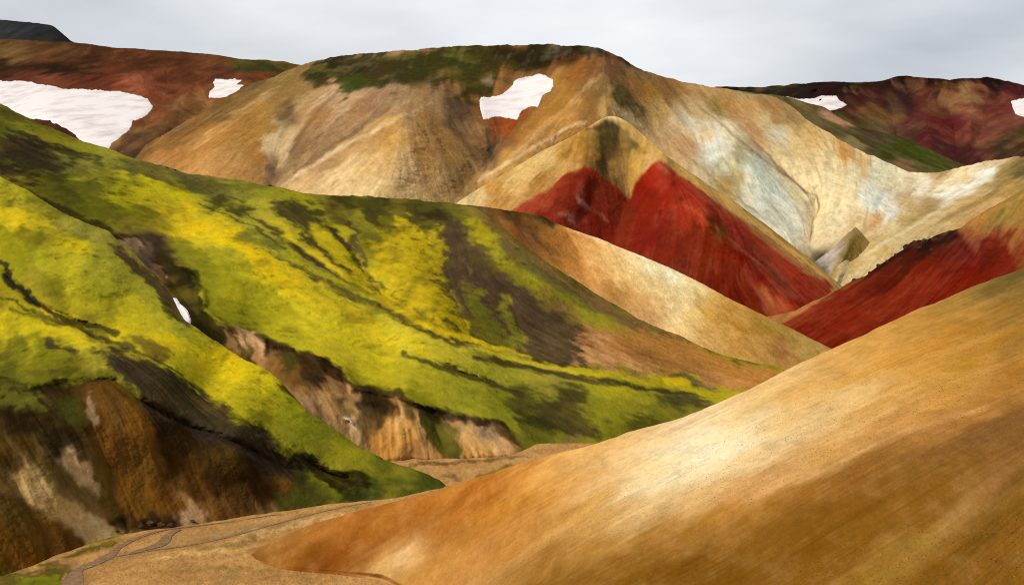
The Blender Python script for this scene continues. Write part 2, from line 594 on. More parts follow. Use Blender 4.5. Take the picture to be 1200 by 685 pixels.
# ------------------------------------------------------------------ the hills, far to near
hill('mesa', '-160,20 0,23 25,25 50,27 62,30 70,37 78,44 84,49 95,53 130,60', '-160,80 130,85',
     [(-150, 20, 3700), (80, 30, 3600), (-150, 80, 3300), (130, 85, 3300), (20, 40, 3560), (20, 60, 3350)],
     '0,27,33363a 40,32,2c2f33 70,40,2a2a2c 20,45,30302f 60,48,2e2b29 0,60,3a352c', x0=-150, x1=125, seed=1, crest_noise=0.7,
     label='dark flat-topped mesa on the skyline behind the red plateau', cat='mesa', back=(14, .5), rill=1.2, crest_blur=1)

hill('red_mountain', '780,118 840,102 893,103 915,100 933,97.5 967,96 1000,96.5 1027,96 1040,92.5 1052,90 1063,89 1080,91 1100,91.5 1113,94 1130,92 1140,91 1153,90 1163,90.5 1173,93 1200,100 1260,104 1360,92',
     '780,200 900,220 1360,240',
     [(780, 110, 2900), (933, 97, 2850), (1063, 89, 2800), (1200, 99, 2700), (1360, 92, 2600), (950, 122, 2620), (1063, 105, 2730), (1063, 140, 2500),
      (1100, 190, 2200), (1200, 180, 2100), (1360, 170, 2100), (1130, 220, 2100), (900, 220, 2150), (1360, 240, 1900), (1190, 140, 2350)],
     '850,104,2a2c26 893,106,33322a 940,100,33342e 990,100,2c2a28 935,108,3a2a28 975,108,3a2226 1000,107,5a2a28 1025,104,5a2c28 1030,96,3a2a24 '
     '1063,92,2c2220 1085,94,332420 1120,97,5a3424 1150,94,332220 1165,97,3a2626 1195,104,5f2c2c 1000,122,5f3828 1020,128,7a5430 1045,120,6a4a38 1060,115,4a2c2a '
     '1080,105,7a4030 1100,112,8f5a3c 1125,110,a0764a 1140,118,a07850 1150,110,8a5038 1080,125,6f3430 1070,140,6a3834 1100,130,7a4630 1105,145,7a2c2c 1125,140,7a3034 '
     '1140,130,8a4a34 1160,130,7a3a32 1180,125,8a4438 1050,140,7a5636 1035,150,6f5c3a 1060,155,6a4438 1090,160,6a2c2e 1120,160,7a3430 1150,160,7a4034 1180,150,80443a '
     '1110,175,5a3030 1130,185,5c2c2c 1170,172,50402a 1200,160,5f4a2a 1200,175,5a3a2a 1150,180,6a3c34 1000,160,5a5a2a',
     feats=[('line', '900,101 950,98 1010,98 1040,94', '24261f', 2, 2, .8, 0.3, 4), ('line', '1040,94 1065,91 1110,95 1150,92 1175,95', '211a18', 2, 3, .75, 0, 4)],
     carve=[('1035,100 1050,150 1060,190', 9, 22), ('1110,100 1118,150 1125,190', 10, 30), ('1160,100 1150,150 1135,190', 9, 24), ('1085,100 1085,150 1100,190', 9, -25),
            ('1140,105 1135,150 1130,190', 7, -18), ('1200,160 1150,180 1125,195', 10, -20), ('950,105 965,118', 16, 30)],
     x0=790, x1=1355, seed=2, tone=(1, 1.0, .95), dim=.56, sat=0.95, gully=(7, 7), crest_noise=0.9, crest_blur=1.2, rill=2.2, streak=(.10, .06), tint=('4a1f1c', 'a8744a', .16), warp=6, back=(10, .5),
     label='dark red mountain with a black rocky rim at the far right skyline', cat='mountain')
L_FAR = dict(LAST)

hill('red_plateau', '-160,42 0,45 40,48 80,50 100,51 150,57 200,60 250,64 280,68.5 300,70.5 333,72 370,80 420,95', '-160,215 420,225',
     [(-150, 45, 2450), (0, 45, 2400), (150, 57, 2300), (300, 71, 2150), (420, 95, 2000), (0, 82, 2100), (150, 86, 1950), (290, 92, 1880), (0, 95, 1980), (0, 125, 1800),
      (150, 125, 1680), (250, 125, 1720), (130, 178, 1480), (-150, 130, 1900), (0, 205, 1500), (200, 200, 1420), (420, 220, 1400), (190, 150, 1560), (60, 150, 1600)],
     '0,50,6a4a30 60,56,5c4028 60,66,704628 150,64,6a3c24 150,75,643822 250,70,804c2c 200,68,6a3f26 10,68,7a5a34 0,78,3c2c20 60,79,3a2c20 105,80,3f2a1e 170,78,50301f 200,80,5a3222 '
     '0,88,5f3428 30,90,70382a 60,90,80402e 100,90,703828 130,92,753a28 160,98,a0583c 150,104,8a4430 180,108,8a442e 205,88,6c3824 230,88,74402a 255,82,63362a 282,86,84422c 300,86,84452c 215,105,8a4a30 '
     '240,95,6f3a26 190,125,82452c 165,140,7a4028 205,130,7c5232 180,150,6b4a2e 150,165,6a4a2c 135,172,8a6638 145,175,4a3830 165,160,5a4430 225,120,82542f 250,115,84542f 270,105,8a5a34 '
     '170,150,94683c 215,125,94643c 235,118,a06c40 300,75,4d5420 280,76,55541f 60,145,553027 85,158,4f2c24 40,140,55402a',
     feats=[('poly', '266,80 285,75 305,73 333,73 345,80 320,85 300,84 280,83', '3f4520', 2, 2, .9, 0), ('line', '-20,77 40,79 75,80 110,80', '2c2418', 2.5, 2, .75, .2, 4),
            ('line', '180,72 200,68 205,64', '4a2a1c', 2, 2, .6, 0, 3)],
     carve=[('0,80 110,80 200,76', 6, 25), ('0,100 130,110 180,118', 16, 18), ('200,75 190,120 160,165', 10, 14), ('150,80 155,105', 8, -12), ('240,85 215,125 170,165', 10, -12)],
     x0=-150, x1=410, seed=3, tone=(.96, 1.0, .9), dim=.82, sat=0.95, gully=(3.5, 9), rill=1.5, streak=(.07, .05), tint=('4a2a1c', 'a86a44', .14), back=(12, .25), crest_noise=.6,
     label='rust red plateau slope at the upper left behind the mossy hill', cat='plateau')
L_RED = dict(LAST)

hill('green_slope', '780,108 850,104 910,111 935,117 965,125 1000,147 1030,154 1053,160 1080,171 1100,181 1133,193 1180,206', '780,180 1180,250',
     [(780, 108, 2050), (935, 117, 1960), (1000, 148, 1860), (1100, 182, 1760), (1180, 206, 1700), (780, 180, 1800), (950, 180, 1700), (1100, 230, 1560), (1180, 250, 1540)],
     '930,120,7a6a40 950,130,75643a 960,140,70623a 985,150,6a5c38 1000,160,5c5428 1020,165,5f4f34 1050,170,4c521c 1040,178,4a5016 1075,180,44541a 1100,190,555a26 1080,198,6a6436 1130,196,5f5a30 '
     '1020,150,5c4a36 1035,158,60523a 1000,172,8a7a50 1045,190,7a6040 1060,195,8a6848 1020,182,6a5a38',
     feats=[('poly', '956,126 970,130 985,135 997,140 1001,148 990,147 978,143 965,136', 'c08a6c', 2, 1.5, .9, 0), ('line', '1020,168 1060,182 1100,194 1130,198', '454a1e', 3, 4, .5, .1, 5)],
     x0=790, x1=1175, seed=4, dim=.75, gully=(3, 8), streak=(.1, .06), rill=1.2, moss0=.0, tint=('4a3a20', '8a7a50', .15), back=(8, .5),
     label='dull green and brown slope behind the cream ridge, below the red mountain', cat='slope')

hill('ochre_mountain', '100,212 125,201 153,181 200,153 253,122 293,99 320,90 345,80 370,71 400,66 433,62 470,59.5 500,57.5 550,54 580,53 600,52.5 660,52 690,54.5 705,58 715,62 728,68 740,75 755,82 770,88 800,97 850,104 870,108 910,114 933,128 945,139 967,153 997,170 1033,187 1067,202 1090,203 1117,198 1160,188 1200,184 1360,160',
     '100,250 330,262 540,280 620,300 700,330 900,350 930,385 1000,360 1100,330 1200,290 1360,230',
     [(100, 212, 1450), (153, 181, 1480), (253, 122, 1620), (345, 80, 1750), (470, 59, 1780), (600, 52, 1750), (700, 57, 1640), (800, 97, 1600), (870, 108, 1600), (945, 139, 1520), (1033, 187, 1420),
      (1075, 202, 1380), (1117, 198, 1340), (1200, 184, 1260), (1360, 160, 1150), (400, 100, 1600), (500, 100, 1570), (600, 85, 1620), (600, 140, 1450), (575, 180, 1340), (480, 150, 1350), (440, 225, 1150),
      (330, 215, 1230), (530, 245, 1180), (250, 190, 1300), (200, 230, 1250), (330, 262, 1120), (620, 200, 1280), (540, 280, 1080), (650, 120, 1480), (705, 130, 1400), (700, 200, 1440), (700, 330, 1300),
      (800, 150, 1440), (860, 190, 1330), (870, 240, 1220), (958, 230, 1260), (950, 300, 1120), (930, 385, 980), (900, 350, 1040), (1000, 220, 1270), (1100, 260, 1150), (1020, 260, 1180), (1000, 330, 1030), (1200, 230, 1120),
      (1200, 290, 1020), (1360, 230, 980), (820, 280, 1150)],
     '160,180,8a6438 210,150,8a6438 260,122,84683a 290,104,7c6a40 350,100,a88450 330,102,9a7a46 340,128,846844 360,118,c09a64 388,112,cda57c 372,132,bc8a50 335,115,a58048 300,135,b4843f 280,120,9a7440 250,160,c48c48 230,140,a06e38 200,180,b98244 190,165,a0743c 320,165,d6bc8c 330,175,d2b484 300,182,b8823f 305,150,b5873f 340,195,ba9462 320,200,957450 '
     '245,190,d09a58 270,205,c89456 300,208,b88850 380,165,b48c62 420,135,b58a5c 400,122,c8a276 440,120,b08662 350,180,a88058 350,215,dcb47c 400,205,e6c48c 380,185,c49a68 430,160,cda066 460,150,cc9a54 460,165,d4a258 440,190,e4bc7c 480,210,e2bc80 420,225,e0c088 500,180,d0a05c 500,150,b88a52 '
     '520,165,b0844c 540,125,7a5636 535,130,6a503c 550,145,8c6a44 560,160,b08454 574,178,6b543c 565,185,8a6c48 550,205,a8824f 540,222,a5834f 520,220,cda66c 480,130,b0885a 470,115,b8946a 510,110,a8845c 540,112,a0784a 565,112,a87844 '
     '582,150,a85e2a 600,145,a8582a 585,165,8a6a48 625,145,b8803f 555,120,8a6030 '
     '650,100,b4803c 640,80,8a5c30 680,80,a86c34 660,66,6a4426 700,75,966436 715,72,80583a 735,82,7a5838 750,88,8a6440 640,140,c48c42 620,165,c8904a 600,190,cc9a50 570,215,c08e4c 660,150,c8924a 660,125,b8843c 690,115,a07440 700,105,8f6c3e 725,112,6c5a32 740,118,7a6438 720,132,dcbc7e 735,140,e0c48c 715,125,c09452 760,108,bc883e 745,100,a87a44 780,98,a07444 800,108,bc8a4a 830,108,cca06a '
     '770,130,d2a862 790,150,d8bc8c 780,140,d8b070 815,130,d4b47c 820,142,e4d4b0 808,150,d0c4a4 800,165,c89a6c 830,160,dcc090 850,122,c08f50 835,120,a08440 870,112,b89664 900,118,b8905c 880,130,d2a260 905,130,b88a4a 930,140,b0905c 850,155,ecdcb4 840,165,dcd8c4 835,175,dadaca 855,165,e6dcbc '
     '862,172,b0a070 870,185,bcb890 845,188,c4c4a4 880,195,d6d8c4 895,200,ccd0bc 900,215,c8ccb8 890,235,d8dac8 915,232,dcdccc 925,248,dcd8c0 905,250,d4d0b8 880,225,d4cca8 860,205,c0ac78 850,212,b89858 930,225,ddcfa4 935,210,e0cc9c 910,190,e2cc98 890,165,dcb47c '
     '880,150,cc9c68 925,165,e8c88c 895,145,d8ba84 910,155,d2d0b4 935,175,e8c888 960,180,eccf98 940,200,edd2a0 950,160,e2ba74 980,190,efd49c 990,180,dca250 1010,190,e8c284 970,215,efd8a8 1000,205,f1dcae 1030,205,f3e2bc 990,235,efd6a4 960,260,eed4a2 980,255,f0d8a8 1050,212,eedab0 1075,213,efe0c0 1065,222,c8b088 1085,220,eae0c8 1020,225,f0e6d0 1030,238,f2ead8 1042,250,eee8dc 1040,240,efe2c8 '
     '1055,235,e0c28c 1100,215,d6b884 1095,205,c0a070 1130,205,e2cc9a 1120,215,e2cfa2 1110,226,eee8d4 1118,232,e8e4d0 1140,212,ece6d0 1160,203,f4ecd4 1150,212,e8dcb8 1175,195,b09458 1165,192,d8c090 1190,192,84703f 1195,205,7a683f 1180,208,a88c50 1160,225,b89a5c 1140,235,c09c60 1120,240,c8aa70 1090,245,b0945c 1080,252,b89c62 1065,245,c8ac70 1095,258,cdb078 1060,270,d0b880 1130,250,c8a468 1180,220,c09a58 '
     '1160,240,d0a870 1040,265,dcc28c 1025,258,dca868 1010,268,d8bc84 1003,270,dcc490 985,290,dcc490 1015,300,d0b478 1030,290,ccac68 1000,312,ccb070 1020,312,dcc088 985,325,dcc894 1005,325,d8c08a 970,335,dcc898 975,318,b89858 965,345,cbb478 950,345,b09860 945,355,c8b070 965,352,6a5a38 957,310,80705a 972,308,6f6258 963,312,5f5650',
     linecarve=3.0, feats=[('line','820,125 850,150 880,175 905,195 925,210','8a6c40',1,1.5,.5,0,1.4), ('line','745,140 780,165 810,185 850,220 900,258','b08e5c',1,1.5,.5,0,1.6), ('line','640,105 610,150 580,190','8a6030',1.5,2,.4,0,2.5), ('line','700,90 660,130 610,175 570,215','e0bc80',1.5,2,.35,0,3),
            ('line','460,125 420,150 380,178 345,205','7a6248',1.5,2,.6,0,3), ('line','505,120 465,140 425,160 385,182 330,218','ecd4a4',1.2,1.5,.5,0,2.5), ('line','395,108 365,140 340,185 325,212','84684c',1.5,2,.5,0,3), ('line','375,112 350,150 330,190','d0b088',1.5,2,.4,0,3), ('line','440,100 410,125 380,150','e0b890',1.5,2,.4,0,2.5), ('line','470,112 430,140','8a6c50',1.5,2,.4,0,2.5), ('line','290,110 240,140 190,172','8a6a3c',1.5,2,.5,0,3), ('line','330,100 270,140 220,175','dcb070',1.5,2,.35,0,3),  # bulge crest highlight and gully dark painted in as lines
            ('line','525,130 545,165 560,190','7a5a3c',2,2,.4,0,3), ('line','560,215 590,195 630,170 690,138','f0dcb0',1.2,1.5,.5,0,2), ('line','1160,200 1120,235 1070,265 1010,300','f0e2c0',1.2,1.5,.4,0,2.2), ('line','1180,212 1140,240 1090,268','94743c',1.5,2,.5,0,3), ('line','935,130 970,152 1010,176 1050,200 1072,206','f6e4bc',1.2,1.5,.5,0,2.5),
            ('poly', '362,73 400,65 470,59 550,53 620,51 680,51 706,57 690,64 660,68 640,74 632,82 618,84 605,87 590,86 580,92 574,104 560,110 552,116 540,119 528,113 535,105 545,98 530,97 512,100 500,106 482,103 470,100 450,98 430,101 418,110 402,117 396,113 403,104 396,97 380,97 368,100 355,92', '3c3d1a', 4, 7, .93, .3),
            ('poly', '396,100 410,86 425,84 432,95 418,108 402,116', '48601a', 2.5, 3, .75, .3), ('poly', '360,76 390,70 420,72 440,78 420,84 390,84 370,86', '3c3424', 3, 4, .7, .5), ('poly', '580,60 640,55 700,56 690,65 650,70 620,76 590,74', '33291c', 3, 5, .8, .3),
            ('line', '640,54 690,55 720,65 748,80', '30241c', 2, 2, .8, 0, 2.2), ('poly', '480,66 540,60 570,60 560,80 520,88 480,86', '494d1c', 5, 7, .7, .35), ('poly', '528,75 540,78 520,86 505,84', '84683a', 2, 3, .5, .2),
            ('poly', '567,89 575,86 576,96 568,99 562,95', 'a48a70', 2, 2, .8, 0), ('line', '520,80 505,92 480,110 440,128', 'a08058', 2, 3, .5, 0, 3), ('poly', '522,112 542,118 549,130 540,140 524,142 517,130', '6a5240', 3, 4, .6, .2),
            ('line', '568,150 573,170 578,184', '6a5444', 1.5, 1.5, .8, 0, 2.4), ('poly', '570,146 580,138 598,137 606,145 596,158 580,160', 'a85426', 2, 1.5, .85, 0), ('line', '713,113 738,113', '5a5028', 2, 2, .5, .4, 4),
            ('line', '920,205 935,217 945,226 957,229 961,240 957,252 952,264 950,280', '6a5638', .8, 1.2, .7, .3, .9), ('line', '880,163 900,183 920,205 935,217', '9a7450', 1.2, 1.5, .6, 0, 1.8),
            ('line', '955,304 963,300 966,310 974,316', '4a423c', 1, 1.5, .7, 0, 2.4),
            ('line', '948,290 957,302 970,320', '6a5a34', 1.2, 1.2, .6, 0, 2.2), ('poly', '955,352 962,346 970,340 968,348 960,354', '5c5030', 1.5, 1.5, .7, 0), ('poly', '830,172 850,160 860,166 856,182 840,188', 'd9dccf', 3, 3, .25, 0), ('poly', '875,205 910,208 925,235 918,252 900,246 880,228', 'd0d4c4', 5, 5, .3, 0), ('poly', '1102,226 1125,214 1165,196 1160,206 1135,222 1114,238', 'eceadc', 3, 3, .6, 0)],
     carve=[('592,108 590,150 578,182 550,215 500,290', 19, 30), ('500,98 470,112 440,142 400,165 360,186 310,262', 24, 32), ('345,100 336,150 322,200 318,220', 14, 13), ('520,108 475,140 455,200 445,300', 40, -30), ('300,105 260,150 230,200', 22, -10), ('270,130 220,180 190,215', 12, 8),
            ('745,112 785,142 830,185 900,232', 13, 12), ('870,150 900,183 935,215 957,230 955,265 935,350', 11, 22), ('820,128 860,168 885,200 920,255', 20, -16), ('700,62 708,100 712,150 715,230', 30, -26), ('935,145 985,190 1025,225 1030,330', 34, -16), ('1190,190 1150,228 1085,268 1020,302 960,342', 18, -14),
            ('1080,205 1060,250 1010,262 965,300', 18, 8), ('1004,262 994,288 982,318 970,345', 9, -20), ('540,130 560,160', 12, 8), ('620,150 585,190 555,222', 10, -6), ('395,118 372,140 340,180', 12, -8)],
     x0=110, x1=1355, seed=5, dim=.82, aniso=2.2, contrast=1.22, rills=.3, flow=(.75, '200,170,-1,.75 280,150,-1,.7 330,190,-.3,1 400,130,-1,.8 380,190,-1,.7 450,200,-.8,1 500,200,.1,1 540,180,.5,1 560,160,.4,1 600,190,-1,.8 650,140,-1,.9 700,90,-.2,1 760,120,.7,1 800,150,.8,1 850,200,.7,1 900,240,.8,1 900,150,1,1 950,200,.6,1 1000,220,-.3,1 1050,230,-1,.8 1120,230,-1,.7 1180,210,-1,.7 1000,300,-1,.7'), gully=(5, 8), streak=(.03, .04), rill=.6, tint=('8a5a28', 'f0dcb0', .05), warp=4.5, qs=.8, crest_noise=1.1, back=(5, .5),
     label='big ochre and cream mountain with a green cap in the middle of the skyline', cat='mountain')
L_OCH = dict(LAST)

hill('rock_knob', '950,309 956,305 963,300 975,291 985,282 995,273 1003,266 1009,272 1015,280 1021,286 1026,298 1034,312 1042,322', '950,313 962,322 972,328 985,331 1000,331 1020,330 1042,329',
     [(950, 311, 1085), (963, 301, 1095), (985, 283, 1110), (1003, 266, 1120), (1015, 280, 1112), (1026, 298, 1095), (1042, 322, 1080), (992, 290, 1083), (984, 306, 1068), (978, 320, 1052), (966, 312, 1078), (975, 300, 1092), (1010, 300, 1082), (1000, 318, 1062), (1025, 318, 1075)],
     '962,302,b8aca0 970,297,c0b4a8 978,290,b8a894 985,285,a89880 992,278,9a8460 968,306,8a8078 974,304,a89c90 982,296,b4a898 988,288,a08c68 958,308,6a625a 968,316,7a7068 975,314,b0a494 980,308,a89880 965,311,5f5850 1003,270,8a7046 998,280,806634 1006,278,8f7438 1000,290,8a6c30 1010,288,9c7e40 1016,284,a88a4c 995,300,8f7234 1008,298,a08444 1018,296,b09450 990,312,9a7e44 1002,310,b09654 1015,312,c0a464 1028,308,ccb074 985,320,a88e54 1000,322,c4a86c 1020,324,ccb074 1035,318,d0b47c',
     carve=[('1003,266 994,288 985,306 978,325', 5, -6)], x0=945, x1=1045, seed=15, crest_noise=.9, crest_blur=1, streak=(.06, .06), tint=('6a5020', 'd0b478', .05), warp=3, qs=.8, smear=2, back=(3, .6), gully=(1.5, 4), rough=1.0,
     label='small brown rocky knob with a grey left face above the crimson ridge', cat='rock knob')

hill('red_hill', '500,262 530,241 553,226 600,198 633,178 660,165 683,152.5 700,142 712,136 722,136.5 737,143 760,163 777,180 800,196 850,229 900,265 940,296 972,323 1000,347 1020,362', '500,310 640,360 800,420 900,430 1020,430',
     [(500, 262, 1100), (553, 226, 1180), (640, 176, 1290), (717, 135, 1370), (760, 163, 1320), (800, 196, 1260), (850, 229, 1190), (900, 265, 1120), (972, 323, 1020), (1020, 362, 970), (690, 195, 1240), (740, 228, 1210), (738, 180, 1290), (775, 192, 1230),
      (830, 250, 1080), (850, 285, 1030), (880, 310, 1010), (660, 250, 1120), (600, 235, 1150), (720, 280, 1120), (750, 320, 1040), (900, 370, 940), (930, 355, 950), (800, 420, 900), (640, 360, 970), (500, 310, 1020), (1020, 430, 850)],
     '700,146,d0a868 718,139,e0c48a 705,155,7a6638 720,152,4f4630 712,160,5c5030 700,168,8a7040 700,180,9a7838 690,182,8a6a3c 716,178,6a5a38 706,190,5f5034 712,200,80643c 738,158,9a8a60 742,168,6a6238 730,168,a88448 720,188,a8844a 735,195,b89258 738,205,c09a58 726,205,a8805c 752,175,b08848 748,188,d0a860 744,205,cc9c54 760,184,dcb074 765,180,d8b888 '
     '660,172,c89c54 670,175,a87a38 650,178,d8b888 640,190,d8b47c 640,180,e0c48c 620,205,dcb880 610,197,d8bc84 630,208,b8844a 600,222,dcb47c 580,225,cc9a58 560,232,e0c494 540,240,e4cc9c 590,238,c8965a 660,195,d0a468 680,165,c09450 685,175,b0823c 670,200,c89c60 '
     '690,195,a8301c 700,205,9a3828 680,205,8f2c20 660,215,a03c28 640,226,b04c34 625,235,b8503a 650,235,8c3426 640,250,a0302c 670,230,94301f 685,235,8c2c20 678,232,a0463c 700,225,8c3c28 715,220,8f3020 730,230,8c2c1c 720,240,943826 705,250,983024 735,245,8a3420 '
     '770,195,b02c1c 778,194,b84838 760,205,a82c1c 750,220,98241a 775,205,b83c30 790,208,a82c22 785,205,a4342c 800,215,b03428 760,235,9c2a1a 780,230,a42c1c 800,245,b03826 790,235,a03020 815,240,b83c28 825,255,c0482e 810,232,a83028 830,240,9c2c24 850,250,a83a2e 870,268,ac3e30 '
     '890,280,a83c2c 910,300,b04434 930,318,ac3c2a 945,328,98382a 900,305,a04434 880,295,983a30 860,275,a0342a 940,340,9a3020 920,335,8a4038 930,350,8f2418 910,340,943024 880,320,8a3028 '
     '835,262,6a3014 820,262,7c2c18 845,272,7a4420 830,280,842810 850,290,8c2410 870,305,8a1c10 890,325,8a2014 840,310,88301c 870,325,8a341c 810,285,8a3020 790,270,8a2c20 770,260,942a20 755,270,90281e 800,300,7c2c1c 780,290,8c3020 850,330,882e1a 880,345,842814 860,345,7c2414 '
     '900,345,b0643c 915,350,b85a3c 895,355,98503c 905,362,a04c30 885,362,8a2c18 930,358,a83c24 840,340,7c2412',
     feats=[('poly', '775,188 784,193 800,203 850,238 900,274 945,309 969,326 966,332 940,318 900,289 850,253 800,216', 'b06048', 2, 1, .35, 0),
            ('poly', '717,136 740,143 762,163 780,182 800,197 850,230 900,266 940,297 974,325 968,327 940,307 900,276 850,242 800,207 777,190 760,180 745,165', 'cfa868', 1.5, 1, .85, 0), ('line', '880,246 920,283 950,305 970,324', '8f7a34', 1.4, 1.5, .6, .2, 2.2),
            ('line', '673,228 682,238 690,244', 'c89084', 2, 4, .6, 0, 3), ('line', '656,248 668,253 674,262', 'cc8a80', 2, 4, .55, 0, 4), ('line', '694,245 705,257 712,262', 'c07a68', 1.5, 3, .5, 0, 2),
            ('line', '800,240 825,253 850,275 880,300 905,318 935,345', 'c07050', 1.2, 1.5, .45, 0, 1.5), ('line', '880,296 905,318 925,335 938,346', '5c2420', 1, 1.5, .6, 0, 1.6), ('line', '690,150 706,147 722,149', '40382a', 2, 3, .8, .2, 3.5), ('line', '706,155 708,180 712,200', '4c4430', 3, 4, .6, .2, 4),
            ('line', '690,144 712,137 724,138 736,145', 'ecd8b0', 1, 1, .7, 0, 1.4), ('poly', '772,194 780,196 786,203 776,203', 'cc7058', 1.5, 1, .6, 0), ('line', '772,248 776,249', '3c1410', 1, 1, .8, 0, 2.4), ('line', '797,233 801,234', '4a1812', 1, 1, .7, 0, 2), ('line', '786,214 791,216', '5c1a14', 1, 1, .7, 0, 2.4)],
     carve=[('706,142 698,170 690,195 670,235 650,262', 18, -16), ('736,145 738,190 738,228 726,262 700,310', 14, 14), ('776,190 800,222 828,253 870,300 930,352', 16, -18), ('760,165 752,190 742,215', 8, -6), ('880,296 910,322 938,348', 6, 6), ('700,205 690,240 670,275', 8, 5)],
     x0=510, x1=1015, seed=6, tone=(1, .95, .72), dim=.77, aniso=2.4, flow=(.75, '690,170,0,1 640,200,-1,.75 660,230,-.7,1 700,230,.2,1 740,190,0,1 770,230,-.8,1 800,230,1,.9 900,280,1,.85 850,300,-.3,1 900,340,.9,.8'), region='560,270 600,245 610,240 630,228 650,213 670,200 685,192 692,193 700,203 715,213 730,225 738,232 741,228 745,217 752,206 762,197 772,192 780,193 790,200 800,208 810,213 825,223 850,243 870,260 900,284 920,300 945,318 968,327 976,336 965,400 905,420 700,420 560,330', gully=(2.5, 8), streak=(.05, .05), rill=.8, tint=('6a2414', 'c87858', .07), warp=4, crest_noise=.5, back=(4, .6), smear=3,
     label='brick red twin-ribbed hill with a tan crown below the ochre mountain', cat='hill')
L_REDH = dict(LAST)

hill('crimson_ridge', '850,395 895,372 915,367 935,362 960,350 985,337 1000,327 1012,323 1020,317 1030,310 1040,304 1050,298 1060,291 1066,284 1075,281 1090,279 1100,275 1112,270 1125,267 1140,257 1160,244 1180,233 1200,222 1270,185 1360,150', '850,430 930,450 1000,440 1100,400 1200,370 1360,310',
     [(850, 395, 900), (895, 372, 890), (960, 350, 880), (1030, 310, 870), (1075, 281, 860), (1125, 267, 840), (1200, 222, 800), (1360, 150, 740), (930, 400, 830), (1000, 380, 810), (1050, 350, 800), (1100, 320, 790), (1150, 305, 760), (1200, 290, 730), (1200, 370, 640), (1360, 310, 620), (1000, 440, 740), (850, 430, 820), (1180, 262, 780)],
     '895,373,b86a44 910,372,b8704a 930,370,c08050 925,378,a04028 950,362,a84428 940,385,8c2816 970,355,983020 1000,340,8a2c1c 990,370,982c18 1000,385,88240f 1020,330,7c2a1c 1030,350,94301c 1040,325,742418 1060,340,98301c 1050,310,6a2a1e 1080,320,8a2818 1070,300,5c2418 1090,330,942c18 1100,345,8c2412 1110,310,7c2018 1130,325,8a2010 1120,295,702020 1150,320,8c2414 1160,300,80281c 1140,300,7a2428 '
     '1062,287,3c221e 1075,284,33201e 1090,284,40261e 1085,292,4a241c 1105,276,5c3424 1118,272,4a2e22 1100,290,702c1c 1125,278,7a3428 1135,272,a05c3c 1145,282,b06848 1140,290,9a4838 1130,265,b08850 1150,255,c48c4c 1145,266,b8804c 1160,262,a8844c 1170,252,a08448 1180,250,a89458 1185,240,ac8c4c 1195,230,b08c4c 1180,262,b0884a 1195,255,b08444 1165,275,94503a 1170,285,8a3024 1180,275,8a3424 1180,300,902c20 1190,285,b06844 1195,275,b87844 1195,300,94482c 1200,268,a86c40 1150,245,b08a4c 1190,222,a8884a 1200,225,9a8044 1250,200,b08a4c 1340,170,b08a4c 1170,300,8c2c1c',
     feats=[('poly', '1010,324 1030,310 1060,290 1068,282 1090,278 1100,274 1120,270 1126,276 1110,282 1103,290 1085,293 1070,292 1058,300 1040,308 1025,318', '33201c', 2, 3, .7, 0), ('line', '1140,262 1165,247 1200,226', 'd09454', 1.5, 1.5, .5, 0, 2), ('line', '1175,287 1190,275 1200,262', 'c0784c', 2, 3, .5, 0, 4), ('poly', '895,372 933,361 960,352 940,366 915,378 900,380', 'c08a58', 2, 2, .5, 0)],
     carve=[('1130,268 1146,290 1160,318', 9, -7), ('1160,262 1172,290 1180,320', 10, 9), ('1100,280 1090,310 1060,345', 10, 6), ('1075,285 1060,315 1030,355', 9, -4), ('1190,250 1196,290', 8, -6)],
     x0=855, x1=1355, seed=7, tone=(1, 1, .78), dim=0.62, aniso=2.2, flow=(.7, '1000,360,-1,.6 1100,310,-.8,1 1180,290,-.6,1'), region='870,440 900,384 925,374 960,354 985,338 1010,324 1060,290 1090,279 1122,270 1130,276 1137,290 1145,300 1150,286 1158,279 1170,277 1180,284 1186,300 1190,320 1100,400 1000,440', gully=(3.5, 7), streak=(.06, .05), rill=1.0, tint=('5c1c12', 'b85a3c', .08), warp=4, crest_noise=1.0, crest_blur=1.2, back=(3, .6), rim=(6, 8),
     label='crimson ridge with an orange shoulder and dark rocky crest at the right', cat='ridge')
L_CRIM = dict(LAST)

